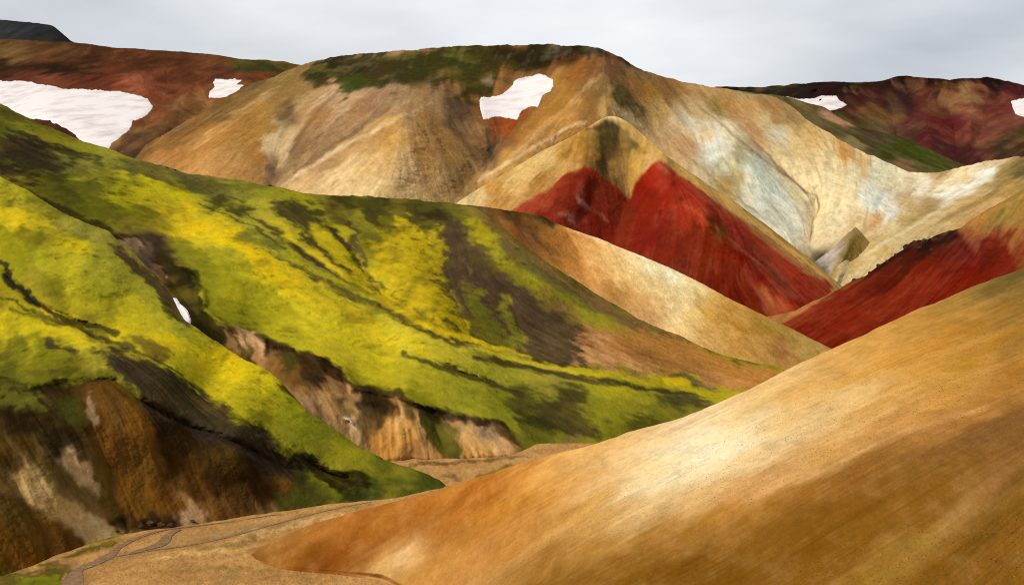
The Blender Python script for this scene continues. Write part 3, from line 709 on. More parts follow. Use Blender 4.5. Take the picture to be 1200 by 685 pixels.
hill('tan_hill', '490,238 530,239 560,241 600,247 625,251 636,253 645,258 655,263 680,272 700,279 725,289 750,299 775,309 800,321 825,333 850,347 875,359 900,372 940,391 970,406 1010,426', '490,300 600,330 680,375 760,415 800,430 880,455 1010,475',
     [(490, 238, 830), (560, 241, 845), (636, 253, 870), (700, 279, 880), (800, 321, 860), (900, 372, 820), (970, 406, 785), (1010, 426, 770), (600, 275, 780), (640, 310, 760), (700, 345, 735), (800, 396, 700), (880, 430, 690), (720, 320, 800), (800, 360, 780), (880, 400, 745), (680, 300, 820), (1010, 475, 690), (490, 300, 740), (680, 375, 690), (760, 415, 660)],
     '530,241,5a4a24 560,244,6a5430 600,250,5c4426 625,254,5c5020 600,262,8a5c30 620,270,94663a 640,258,5c4a24 640,275,a87638 650,285,b88040 665,272,c88c44 660,295,c08848 680,290,d29c58 675,305,b88448 690,285,dca868 700,300,dcb478 695,315,d0a064 720,300,e4c48c 740,303,e8d4a8 715,318,d8b478 730,325,dcc088 760,312,efe4c8 780,318,f2ead4 800,330,f2e8cc 820,338,e8dab0 770,330,ead4a4 750,335,e0c48c 780,345,e8d2a4 '
     '800,350,ecdcb4 790,365,e8d4a8 770,360,dcbc88 740,345,d0a46c 720,340,b88a50 760,372,c8a070 800,380,e0c890 815,372,dcc488 810,345,d8cca4 825,350,c8ac6c 840,355,ccac64 850,362,c09850 870,368,c49c54 830,365,c8a050 845,380,c8a058 860,395,c49a54 825,390,d0ac70 840,405,c8a468 880,382,b0883f 895,382,a88a40 900,395,b48c48 890,410,c09858 870,418,c49a58 920,392,a48a44 930,400,a88c50 910,405,a07a44 925,410,a06a48 945,404,b09858 900,420,b48c50 955,408,a89050 930,418,b89458 980,420,b89458',
     feats=[('line', '590,246 615,249 635,254 650,262', '3c3416', 1.5, 2, .8, .6, 3), ('line', '605,255 625,275 650,300', '5c3c20', 3, 3, .5, 0, 5), ('line', '660,264 700,280 750,300 800,322', 'f0e6cc', 1, 1, .4, 0, 1.5)],
     carve=[('640,262 680,310 730,345', 14, 7), ('740,300 760,340 790,380', 24, -7), ('860,360 850,400', 18, 4), ('600,250 640,290 690,335', 12, 6), ('820,340 830,380', 12, 3)],
     x0=500, x1=1005, seed=8, tone=(1.05, .93, .72), dim=1.12, rills=.06, flow=(.7, '650,280,.4,1 750,330,.2,1 850,370,.7,.8'), gully=(1.5, 12), streak=(.02, .03), rill=.35, qs=1.0, tint=('a0743c', 'f2e6c8', .04), warp=6, crest_noise=.5, back=(3, .6), rim=(3, 8),
     label='smooth pale tan hill between the mossy hill and the red hills', cat='hill')

MOSSB = [
    # bare brown soil
    ('poly', '512,258 530,262 545,275 560,295 590,318 612,334 640,347 665,362 700,385 730,398 760,410 760,430 700,430 650,427 620,416 590,406 570,396 548,372 530,350 522,325 520,300', '54402f', 5, 8, .95, 0.05),
    ('poly', '318,240 345,236 365,240 384,249 381,260 366,256 360,264 374,284 366,286 350,272 342,262 328,252', '40351f', 3.5, 6, .9, .1),
    ('poly', '238,237 262,229 285,239 293,250 279,255 262,247 245,244', '46401c', 3.5, 6, .9, .3), ('poly', '480,244 510,243 530,250 525,260 505,259 490,254', '35301a', 4, 6, .8, .4),
    ('poly', '0,150 25,153 55,165 80,178 110,187 80,186 62,180 75,196 60,202 30,195 0,188', '3a2f22', 3, 5, .9, .1), ('poly', '0,135 -150,110 -150,175 0,188', '40351f', 5, 6, .6, .3),
    ('line', '20,168 60,172 100,182 118,190', '403822', 2.5, 3, .8, .2, 3.5),
    ('poly', '0,190 25,196 45,205 50,216 35,214 18,208 0,204', '33291a', 3, 4, .9, .2),
    ('poly', '0,122 30,136 45,143 70,157 85,163 50,150 20,140 0,135', '5c4a2a', 3, 3, .8, .3),
    # runnels
    ('line', '290,250 310,264 340,281 360,298 380,313 400,326 430,339 458,353', '4c3e22', 1.8, 2.5, .9, .1, 2.6), ('line', '240,238 262,252 290,262 315,276 335,290', '4c441e', 1.4, 2.5, .8, .2, 1.7), ('line', '350,272 366,284 382,296 398,309 418,324 446,346', '44361f', 2, 2.5, .9, .1, 3.2),
    ('line', '383,262 400,280 414,298 424,312 434,328 446,345', '2c2412', 2, 2, .95, 0, 3.4), ('line', '408,256 415,275 421,296 424,310', '4c3a2a', 2.5, 3, .85, 0, 4.5), ('line', '436,330 452,344 470,356 492,370 515,383 540,394 575,404', '2c2410', 2, 2.5, .9, .1, 3.4),
    ('line', '325,300 350,313 380,330 410,346 440,360 480,378 520,395 560,407', '5c4e26', 2, 3, .85, .15, 3.5), ('line', '440,357 470,372 500,386 530,396 570,407 600,414', '4a3e20', 1.6, 2, .85, .1, 2.6), ('line', '556,417 580,422 610,430 640,436 680,442 740,452 800,461 846,465', '463a20', 2, 2, .9, .1, 3.4), ('line', '590,409 620,418 650,424 700,432', '4a3a1e', 1.6, 2, .85, .1, 2.6),
    ('line', '470,412 500,422 530,433 555,444 580,452 610,462', '463c22', 2, 3, .85, .1, 4), ('line', '780,440 800,446 830,456 850,462', '4c4236', 1.8, 2, .8, .1, 3), ('poly', '770,462 800,465 835,470 825,478 800,478 780,472', '4c4428', 3, 4, .8, .3),
    # yellow cushions and painted rib highlights
    ('poly', '445,272 470,262 486,272 498,295 510,328 530,350 547,376 550,393 520,382 490,366 458,346 436,325 430,300', 'b8a80e', 5, 8, .8, 1), ('poly', '498,275 514,268 521,300 518,318 505,318', 'b0a212', 3, 5, .8, 1), ('poly', '318,256 345,270 353,278 350,282 335,276 322,266', 'bcae12', 2.5, 4, .8, 1),
    ('poly', '362,260 380,270 400,288 415,305 430,325 438,341 425,335 405,313 385,295 372,282', 'b4a810', 2.5, 4, .85, 1), ('poly', '350,280 366,288 392,312 425,332 445,348 430,342 395,320 365,298', 'b8a80e', 2, 3, .8, 1), ('poly', '440,334 470,352 500,372 540,392 590,410 620,418 590,414 540,400 490,382 450,362', 'b8a810', 2, 2, .8, 1),
    ('poly', '545,262 558,258 575,270 590,285 590,298 575,290 555,277', '9c980e', 3, 4, .9, .9), ('poly', '572,282 600,306 640,338 660,350 645,352 615,338 585,315', '8c8a18', 3, 4, .85, .7), ('poly', '605,310 640,327 680,352 720,378 705,376 660,352 620,325', '949414', 2.5, 3, .8, .8), ('poly', '582,283 600,288 640,315 690,345 740,376 795,394 830,406 790,400 740,388 690,360 640,328', '6a6640', 3, 3, .75, .3), ('poly', '655,360 680,365 702,375 696,384 670,374', '84881c', 2.5, 3, .8, .8),
    ('poly', '546,335 560,338 572,362 585,392 605,408 575,403 556,385', '6c7014', 4, 6, .8, .8), ('poly', '583,342 596,350 602,372 612,402 598,398 590,372', '84861a', 3, 5, .8, .8), ('line', '528,340 535,352 540,366', 'a88850', 1.5, 2, .6, 0, 2.2), ('line', '545,300 550,320 535,340', '7a5c44', 2, 3, .5, 0, 2),
    ('line', '436,350 480,371 520,390 570,405 622,417', 'c4b212', 1.2, 1.5, .8, 1, 3), ('line', '400,347 440,368 480,388 520,403 560,414', 'b8b430', 1.2, 2, .7, 1, 3), ('line', '330,296 370,318 410,336 450,352', 'a8a81c', 1.2, 2, .6, 1, 3), ('line', '560,412 620,425 690,437 760,447', 'b8b01c', 1.2, 2, .7, 1, 3), ('line', '210,240 260,270 320,312 380,350 440,385 500,408', 'ccb810', 6, 8, .45, 1, 12),  # rib highlights painted as yellow strips beside the runnels
    ('poly', '120,222 150,214 185,216 215,224 225,232 190,238 150,240 125,235', 'b4b410', 4, 4, .7, 1), ('poly', '120,240 170,244 215,250 200,262 150,262 115,252', '5c600c', 5, 6, .6, 1), ('line', '-5,205 30,224 55,238 90,256 130,268', '2c260f', 2, 3, .8, .1, 4), ('line', '0,170 60,172 110,182', '40351f', 3, 4, .5, .2, 4),
    # ochre slope at the right end
    ('poly', '545,243 560,246 580,262 612,290 650,318 700,350 760,380 800,395 790,398 740,382 690,356 640,320 600,285', '86603a', 2.5, 2, .85, .05),
    ('poly', '690,382 740,386 800,398 833,412 883,426 925,431 960,450 900,462 860,456 820,447 780,440 720,432 690,425 680,408', 'b87a3c', 5, 4, .92, 0), ('line', '632,338 668,366 695,392 715,428', '7c5230', 9, 4, .6, 0, 9), ('poly', '698,395 715,406 745,421 772,432 760,438 725,432 690,424 680,412', 'cc9c64', 9, 6, .6, 0), ('poly', '810,430 840,436 880,448 860,458 825,446', 'c4884c', 3, 3, .7, 0), ('line', '720,395 760,415 800,432 840,446', '8a5c34', 4, 3, .5, 0, 6),
    ('poly', '655,428 700,434 760,440 800,442 812,450 850,458 900,462 900,480 850,470 800,458 740,448 680,438', 'a8a016', 2.5, 3, .9, 1), ('poly', '776,441 798,443 812,451 790,451', 'c4ae0c', 1.5, 2, .9, 1), ('line', '785,440 805,441 820,449 838,455', '5c4a40', 1.5, 2, .7, 0, 2.5),
    # dark ground above the cut banks
    ('poly', '640,456 668,452 685,466 692,485 705,508 640,518 612,500 620,478', '443820', 6, 8, .85, .25), ('poly', '590,445 615,456 630,480 612,492 600,472', '4c4020', 4, 6, .7, .3),
    # cut banks: bare soil, deep shadow in the dark parts painted as colour
    ('poly', '128,266 150,273 170,283 187,293 205,305 225,318 239,338 236,356 250,374 270,379 300,390 322,402 346,406 372,415 402,430 412,450 440,455 470,463 500,476 520,481 560,489 592,500 602,510 612,522 616,545 420,580 300,540 200,430 120,300', '', 2.5, 4, .96, .08),
    ('poly', '190,300 215,312 236,338 232,360 250,380 240,395 215,375 195,335', '38320e', 4, 5, .8, .5),
    ('poly', '163,291 178,285 182,296 174,312 160,310', '5c4a3c', 2, 2, .8, 0), ('line', '150,282 158,290 162,296', '7a6648', 2, 2, .7, 0, 3), ('line', '193,322 196,324', 'b08a70', 1, 1, .8, 0, 2),
      ('poly', '335,410 350,420 340,440 330,428', '4c4a14', 3, 3, .6, .5), 
      ('poly', '340,460 356,463 378,482 392,498 376,492 352,478', 'a07c58', 2.5, 2, .8, 0),  ('line', '400,488 410,492 416,500', 'dcc4a8', 1.2, 2, .7, 0, 1.6),
      ('poly', '533,488 545,490 548,500 538,508 526,504', 'c89a60', 2, 2, .8, 0),  ('line', '568,500 572,515', '8c7860', 3, 3, .5, 0, 4), 
    ('poly', '503,486 525,490 545,500 540,512 530,515 548,530 535,536 515,532 508,510', '4a4c14', 3, 4, .8, .6), ('poly', '606,506 630,502 650,520 640,534 615,534', '465a12', 4, 5, .8, .9), ('poly', '655,515 680,510 685,517 660,522', '8a6444', 2, 2, .7, 0), ('line', '420,548 470,540 520,541 600,536 640,530', '5c4630', 2, 2, .5, 0, 3),
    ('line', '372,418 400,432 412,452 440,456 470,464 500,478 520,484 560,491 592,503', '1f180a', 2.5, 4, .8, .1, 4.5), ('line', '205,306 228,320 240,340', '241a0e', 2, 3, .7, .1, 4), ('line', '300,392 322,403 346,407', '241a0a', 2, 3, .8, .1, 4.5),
]
hill('mossy_hill', '-160,60 0,121 10,126 23,133 40,141 67,153 80,159 97,166 127,175 150,184 183,193 217,202 277,211 320,218 367,227 400,229 440,231 470,233 510,236 540,240 553,242 563,246 580,260 600,276 640,306 700,345 750,374 800,395 833,411 883,425 923,430 960,446 1010,470',
     '-160,290 0,290 60,300 110,335 165,380 215,425 290,480 340,510 400,548 430,550 500,547 560,544 620,540 700,530 800,512 900,490 1010,490',
     [(-150, 60, 780), (0, 122, 755), (100, 168, 765), (200, 197, 770), (380, 228, 790), (560, 243, 800), (640, 306, 725), (700, 345, 700), (800, 395, 668), (923, 430, 640), (1010, 470, 610), (50, 230, 610), (150, 278, 570), (200, 330, 520), (300, 300, 610), (250, 395, 450), (350, 440, 425), (450, 400, 530), (600, 420, 560),
      (700, 445, 545), (850, 460, 590), (430, 548, 391), (600, 535, 406), (520, 541, 398), (480, 470, 427), (300, 385, 490), (400, 428, 462), (300, 480, 400), (640, 510, 448), (700, 500, 480), (520, 310, 690), (200, 250, 670), (620, 360, 640), (-150, 290, 560), (900, 490, 545), (215, 430, 425), (480, 385, 540), (580, 480, 450)],
     '140,275,2c200f 160,285,302414 152,287,8a7050 158,290,a08868 165,300,5c4a3c 172,292,6a584a 176,285,4c3c30 180,300,3a2a14 185,315,7c5c3c 195,325,8c6444 190,305,403010 205,315,38300f 215,325,302c0f 225,335,2a240f 215,345,403a0f 228,355,38340f 210,365,4c3414 235,370,3c3a10 240,385,38340f 260,390,403c12 255,400,302a0f 275,392,4c3c18 268,402,a87c4c 280,398,d0a470 292,400,d4a872 303,398,dcb484 306,405,c89a68 298,412,bc8c54 302,422,b8884c 288,406,6a5428 278,408,5c4c20 290,418,443c18 '
     '315,402,2c1f0f 330,408,30220f 320,415,8c6838 330,420,805828 315,430,946c38 325,440,8c6430 340,415,4c3c18 338,428,5c5018 345,440,7c5424 355,420,44300f 360,430,5c3c18 350,450,6c4a20 365,445,40301c 375,440,3a2a1c 370,455,402c1c 385,430,33220f 395,440,4c341c 392,448,a87c48 385,458,94683a 400,445,40280f 378,470,c8985c 388,465,c89a5c 398,460,b4884c 404,452,c4945c 382,478,b88c58 345,462,846034 358,472,a47c48 370,482,8c6838 385,492,84643c '
     '405,470,4c3818 415,480,b08850 405,485,846438 400,492,a07c4c 410,495,c09c68 415,505,ac8858 420,490,5c4c30 425,480,3c2f18 440,470,2a200f 430,460,201808 455,475,30240f 430,500,6c5028 440,490,54401c 460,480,8c6434 465,485,d8a868 455,495,c8944c 450,510,c48c40 470,500,d09c54 485,505,cc9850 495,495,c8945c 480,490,5c4a28 475,520,c89448 460,525,bc843c 490,525,94683a 500,515,906840 505,525,b08048 515,528,b88440 440,525,a87838 440,535,b47c34 480,535,b88040 500,490,3c3a18 510,495,3a3c14 520,500,44460f 515,510,40440f 525,520,484c12 535,528,484a14 510,505,3c380f '
     '520,487,2c240f 545,490,382c10 535,494,c8a068 540,500,a88450 548,503,d8ac70 556,500,d4a868 565,505,ac8c64 570,512,9c8464 560,520,cc9c5c 575,520,d4a468 585,520,d0a06c 595,528,c89860 605,535,b88850 570,532,c8944c 550,530,bc8844 550,515,d0a060 580,500,7c5c34 590,508,644a24 600,515,54401c 575,495,40300f 612,540,7c5c30 '
     '20,145,7c8418 60,165,747a14 100,178,848c20 130,185,8c9230 40,175,4c4824 60,190,6c7028 90,200,7c8030 110,195,848638 150,195,6c6c30 180,205,646430 220,212,6c6c38 280,222,84882c 250,215,747432 330,225,8c9020 350,232,949618 70,215,4c5010 110,210,a0a024 140,208,a8a81c 180,212,b4b018 210,222,a8a418 100,225,747810 140,230,707810 80,235,5c6010 60,225,60600f 120,245,6c700c 170,240,848410 200,250,c4b410 230,262,d0b80a '
     '200,235,9c9a10 250,250,a8a820 260,275,c8b80c 290,295,ccb80c 240,280,b8b020 260,300,989c20 230,300,848818 280,310,a4a418 320,320,c4b60f 350,335,c0b410 300,340,949818 270,340,9c9c14 320,350,a0a014 250,330,848c14 250,360,848810 290,370,8c9010 330,375,a4a418 300,265,989c30 330,290,909830 300,250,a0a02c 370,310,8c8c34 360,325,b0aa1c 400,340,a8a424 350,355,b0ac1c 400,365,b8b21c 430,380,b8b220 380,385,b8b41c '
     '400,400,b4b018 440,400,bcb41c 470,400,b4b028 450,420,b0aa18 430,430,a8a414 470,440,a4a01c 400,420,b0ac1c 420,440,949014 500,430,a0a01c 500,450,9c9c20 530,460,949820 490,465,84880f 520,410,b4b028 560,415,aaa830 550,440,989c24 600,430,989a28 580,460,84881c 600,480,848c18 620,490,747c10 640,440,8c8c34 690,450,949820 720,455,a0a018 700,470,84881c 740,470,8c8c20 720,480,848810 760,465,949820 780,475,70741c 750,490,5c5c10 '
     '820,460,a0a018 800,470,747428 400,235,4c4c14 450,238,4a4c16 500,242,5a5a1c 440,250,52521a 480,255,58541c 400,250,64601c 420,260,84841c 540,248,6c6c20 460,265,848010 540,290,6c6424 600,310,7a7028 560,330,5c5018 560,400,5c5414 540,385,6c6810 400,280,a4a018 350,300,a4a41c 420,355,a8a420 380,345,a0a02c',
     feats=MOSSB,
     carve=[('0,205 50,232 100,258 150,280 190,310 215,350 250,395 300,430 340,462', 16, 12), ('200,232 290,292 360,338 440,388 520,414 640,430 760,448', 30, -11), ('310,275 400,332 480,374 560,408 660,432', 13, 9), ('285,248 340,282 400,326 458,353', 5, 4), ('383,258 414,298 440,338 480,366 550,396', 11, 11), ('470,412 530,433 610,462', 6, 4),
            ('450,262 488,325 535,385', 24, -14), ('517,270 528,330 548,385 590,408', 15, 12), ('545,250 600,300 680,360 760,403', 15, -9), ('555,244 600,285 660,330 760,385', 8, 4), ('345,262 400,318 440,350', 9, -5), ('585,330 605,370 615,405', 7, 4), ('0,150 80,180 200,222', 18, -8),
            ('180,285 215,312 238,340 240,362 268,382 322,404', 5, -7), ('372,416 404,432 415,452 470,464 520,482 592,502', 5, -5), ('372,424 400,440 408,460 440,464 470,472 520,492 590,510', 6, 4), ('506,488 524,530', 7, 4), ('140,205 200,235 280,300 400,370', 34, -10), ('0,165 70,185 120,195', 10, 4), ('70,218 110,240 150,262', 9, 4)],
     x0=-150, x1=1000, seed=9, speck=.12, linecarve=2.2, aniso=2.2, flow=(.6, '100,200,1,.35 250,270,1,.6 350,330,1,.6 450,390,1,.45 600,430,1,.25 780,455,1,.15 400,300,.7,1 480,320,.4,1 550,330,.5,1 620,340,1,.8 700,400,1,.5 500,240,1,.2 450,510,-.2,1 570,515,.4,1 215,340,.8,1 300,410,-.4,1'), contrast=1.35, region='128,266 150,273 170,283 187,293 205,305 225,318 239,338 236,356 250,374 270,379 300,390 322,402 346,406 372,415 402,430 412,450 440,455 470,463 500,476 520,481 560,489 592,500 602,510 612,522 616,545 420,580 300,540 200,430 120,300', gully=(2.5, 7), softk=1.6, moss0=1.0, streak=(.06, .05), rill=.5, sm_amt=.3, tint=('3c2a1c', '8a6a48', .12), warp=6, crest_noise=1.0, crest_blur=1.4, back=(3, .5), rim=(4, 8), rough=.8,
     label='long mossy hill, yellow-green with brown gullies, across the left and middle', cat='hill')
L_MOSS = dict(LAST)

MOSSA = [
    ('poly', '126,287 136,287 150,296 170,311 188,327 206,350 222,380 210,377 196,360 185,345 165,325 145,310', '54402c', 2, 2.5, .92, 0), ('line', '140,292 165,308 188,325 206,348', 'a07050', 1, 1.5, .6, 0, 1.6), ('poly', '188,350 198,358 208,374 200,374 192,362', '2c2410', 2, 2, .8, .2),
    ('line', '-10,302 6,312 12,326 25,342 45,355 60,364', '2c2420', 2.2, 3, .95, 0, 5), ('line', '40,352 62,366 90,377 115,382 140,390', '2e2614', 1.6, 3, .85, .1, 3), ('line', '0,347 20,357 50,370 80,378 118,394 150,405 180,420 215,438', '3a3216', 1.5, 2.5, .8, .2, 2.6), ('line', '10,362 40,372 70,380', '40381a', 1.4, 2.5, .6, .2, 2),
    ('poly', '148,396 168,394 186,408 202,418 192,426 166,412', '64501c', 3, 4, .8, .3), ('poly', '52,399 66,400 88,410 86,416 68,408 54,405', '352c28', 2.5, 3, .9, 0),
    ('poly', '108,408 118,404 140,411 165,418 200,434 232,456 258,478 300,500 322,516 342,545 360,556 330,560 280,534 240,512 190,492 165,474 148,455 136,442 124,425', '3a2e26', 4, 5, .95, 0),
    ('poly', '60,430 90,425 112,432 130,442 100,446 70,450', '4a4812', 5, 6, .6, .7),
    ('poly', '-160,440 -10,440 18,450 34,460 60,450 88,452 104,443 134,444 150,458 176,474 200,490 240,506 280,518 310,528 330,545 348,562 372,580 380,600 300,660 -160,760', '', 3, 5, .95, .06),
    ('line', '0,440 12,446 24,453 36,458 60,452 86,452 102,444 136,445', '1c140a', 2.5, 3, .85, 0, 4), ('poly', '0,445 18,452 40,462 60,478 55,480 25,476 0,478', '60641a', 5, 6, .8, .8), ('poly', '60,470 85,465 100,475 105,490 95,502 82,492', '4c4c14', 4, 5, .7, .7), ('poly', '40,500 70,505 78,520 56,518', '54501a', 4, 5, .7, .7), ('poly', '136,452 155,455 168,468 166,475 148,472 138,462', '54581a', 3, 5, .75, .8),  # bank brow: near-black line, overhang shadow put into the dark soil colour
    ('poly', '0,478 40,480 62,492 80,500 85,530 50,515 20,505 0,505', '2a1e10', 5, 6, .75, .1), ('poly', '62,458 90,454 98,462 84,470 68,475', '33240f', 4, 5, .6, .2),
     ('poly', '104,460 112,470 118,500 112,500 104,480', 'c0a078', 2, 3, .45, 0),
     ('poly', '70,535 85,540 100,548 102,560 88,556 76,546', 'c8a470', 2.5, 4, .8, 0),   
    ('poly', '158,606 175,600 200,604 212,612 200,620 170,622 156,618', '2c1c10', 3, 4, .85, 0), ('poly', '208,598 222,592 240,600 236,612 215,612', 'b8926a', 4, 4, .6, 0), ('line', '128,612 145,610 150,622', '2c2410', 2, 3, .8, .1, 4),
      ('poly', '320,580 350,572 400,575 395,588 350,597 320,598', '4c5014', 5, 5, .8, .8), ('poly', '302,590 325,592 345,596 320,604 300,602', '8c6c48', 4, 4, .5, 0),
    ('poly', '338,528 352,532 380,540 384,548 402,550 428,556 438,566 420,575 396,574 382,562 366,552 350,546', '1f170a', 3, 5, .92, .1), ('line', '306,518 325,530 340,540 352,550', '211708', 2, 3, .8, .1, 3.5), ('line', '262,478 290,492 306,505 318,512', '2a1e10', 2, 3, .6, .1, 3), ('poly', '440,560 480,555 515,563 520,572 470,585 430,582', '46540f', 5, 5, .7, 1), ('poly', '400,575 430,578 420,586 390,590', '2c2a0c', 3, 3, .7, .5),  # near-black hollow at lower right: shade painted into the soil colour
    ('poly', '325,450 336,452 348,460 346,466 330,456', '2c200f', 1.5, 1, .8, .1),
]
hill('moss_spur', '-160,150 0,206 30,221 50,235 74,250 100,261 128,270 138,281 148,289 170,310 188,327 206,349 222,379 236,388 256,401 280,417 300,427 318,437 330,448 340,460 360,481 396,505 430,528 460,541 480,548 500,555 515,563 524,571',
     '-160,705 0,678 20,673 40,668 70,658 86,647 106,637 125,631 144,627 170,624 200,619 240,613 300,604 330,599 370,597 386,592 420,587 460,585 500,579 524,575',
     [(-150, 150, 490), (0, 207, 475), (74, 250, 462), (145, 288, 448), (205, 350, 425), (260, 402, 405), (324, 442, 390), (396, 505, 368), (460, 541, 362), (524, 572, 350), (0, 400, 362), (100, 430, 336), (50, 330, 395), (150, 375, 384), (200, 440, 342), (280, 508, 326), (350, 550, 334), (20, 450, 318), (120, 448, 322),
      (0, 678, 252), (106, 637, 282), (200, 619, 298), (300, 604, 313), (386, 592, 326), (460, 585, 334), (-150, 705, 236), (-150, 440, 320), (20, 560, 278), (120, 550, 300), (200, 550, 312), (290, 565, 319), (-150, 300, 400), (250, 440, 380), (320, 490, 358), (400, 545, 347)],
     '10,225,a4a424 40,245,949420 80,265,909030 110,275,8c8c34 130,283,848430 0,250,b4ac18 20,255,c0b018 50,262,b0a81c 40,275,84840f 10,280,8c8c10 60,285,a4a01c 90,285,b0a810 110,300,949828 140,310,8c9028 20,300,84880f 60,310,949818 80,325,a0a01c 40,330,7c7c1c 120,330,949824 150,335,909424 170,350,949828 70,345,70700f 100,355,949414 130,365,8c8c14 160,370,aca818 190,380,a8a824 '
     '215,390,949c28 150,382,b4ac10 200,400,bcb010 230,405,a0a01c 240,420,c4b80c 210,425,acaa14 270,430,c8b810 300,445,b8ae10 260,450,b4ac10 290,470,a4a014 320,465,9c9c14 340,480,848c10 310,490,7c8010 360,500,747c10 340,515,747c14 380,520,6c7414 400,530,84880f 420,545,707810 450,550,646c14 490,560,505c10 440,575,445010 0,370,a8a014 30,390,a09c10 60,385,b0a810 90,390,b4ac14 100,400,b0a814 110,385,747018 20,410,747810 50,420,707410 10,430,5c600f 80,420,747810 110,420,8c8c24 120,435,6c7018 135,415,8c8420 0,350,84800f 30,358,8c8810 70,372,a0981c '
'0,470,30240f 20,490,2c200f 50,490,2a1e0f 80,480,30230f 30,520,4c3414 0,530,44300f 60,520,3a2a12 80,510,382810 90,530,4a3414 0,560,6a4e28 15,545,54401f 20,565,a08048 35,560,a88850 40,580,c4a468 55,572,c4a46c 60,590,ac8850 75,590,bc9858 85,603,c8a468 100,610,d4b278 112,620,dcba80 120,626,dcba80 105,625,cca86c 95,618,d4b074 128,620,c8a870 132,628,b8945c '
     '60,550,54401c 75,560,64502a 90,570,7a6030 100,585,7c6030 115,600,84643a 130,610,6c5020 140,600,60481a 125,585,6a501c 110,560,6c521f 85,545,c8a874 95,552,ccac78 80,540,c8a878 100,558,c8a478 110,545,6a501f 120,560,6c4c18 0,590,54401f 15,600,5c441c 30,600,6c5020 40,615,704c18 55,620,74501c 70,635,70491a 85,640,6c4818 20,630,64420f 0,620,6c4814 0,650,64420f 30,655,6a4412 50,655,704814 0,670,60480f '
     '120,455,604018 110,465,664620 140,470,74501c 125,480,6e4a1e 140,500,704e20 150,520,6e4a1e 160,500,80541c 165,530,6c4a1c 140,540,6a4819 170,560,6a4819 185,540,6c4818 150,570,80541a 190,580,7c5018 165,590,744c18 210,590,744a16 130,520,74481a 115,500,54340f 105,480,4c300f 125,540,6c4a18 150,610,503614 175,600,64441a '
     '190,500,2c200f 215,520,30220f 240,520,2c1e0f 200,530,442c10 220,550,4c3010 235,575,5c3c14 250,550,3c2810 270,540,33220f 290,540,30200f 310,550,33220f 260,570,442c10 290,570,3c270f 245,600,7c5428 265,595,6c4820 300,590,5c4020 320,570,4c3414 340,570,6c4a18 350,565,54441a 330,545,2c1e0f 310,530,2a1c0f 220,608,b08a5c 235,604,a88054 212,612,5c4424 360,585,484814 -80,480,30240f -80,560,604824 -80,640,64440f',
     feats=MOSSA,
     carve=[('-10,300 12,326 45,356 95,378 140,392', 5, 4), ('0,348 50,371 120,395 180,420 225,443', 4.5, 2.5), ('0,443 30,458 60,452 100,445 135,446 165,470 210,495 280,520 335,548 400,560 440,566', 7, 5), ('30,470 60,540 90,640', 16, -1.2), ('100,460 120,540 150,618', 14, 1.5), ('150,465 175,530 200,610', 16, -2), ('200,495 230,550 250,605', 14, 1.2),
            ('60,470 75,530 120,610', 10, 1), ('0,520 30,590 70,650', 10, 2), ('260,515 290,560 300,600', 12, -2), ('180,400 250,440 330,500 420,550', 20, -5), ('10,405 80,418 120,410', 14, -4), ('128,272 150,296 190,330 222,380', 4, 1.6), ('70,300 150,350', 30, -5), ('340,530 380,552 430,568', 7, 4)],
     x0=-150, x1=522, seed=10, speck=.13, linecarve=1.5, contrast=1.3, flow=(.6, '40,560,.5,1 120,560,.4,1 200,560,.4,1 280,560,.6,1 100,320,.8,.6 250,430,.8,.7 400,540,.9,.6'), region='-160,440 -10,440 18,450 34,460 60,450 88,452 104,443 134,444 150,458 176,474 200,490 240,506 280,518 310,528 330,545 348,562 372,580 380,600 300,660 -160,760', gully=(1.3, 7), softk=1.5, moss0=1.0, streak=(.06, .06), rill=.5, sm_amt=.35, tint=('33200f', '94682f', .14), warp=6, crest_noise=1.0, crest_blur=1.4, back=(2.5, .5), rim=(2.5, 8), rough=.5,
     label='nearer mossy spur with a dark brown cut bank at the left', cat='hill')
L_SPUR = dict(LAST)

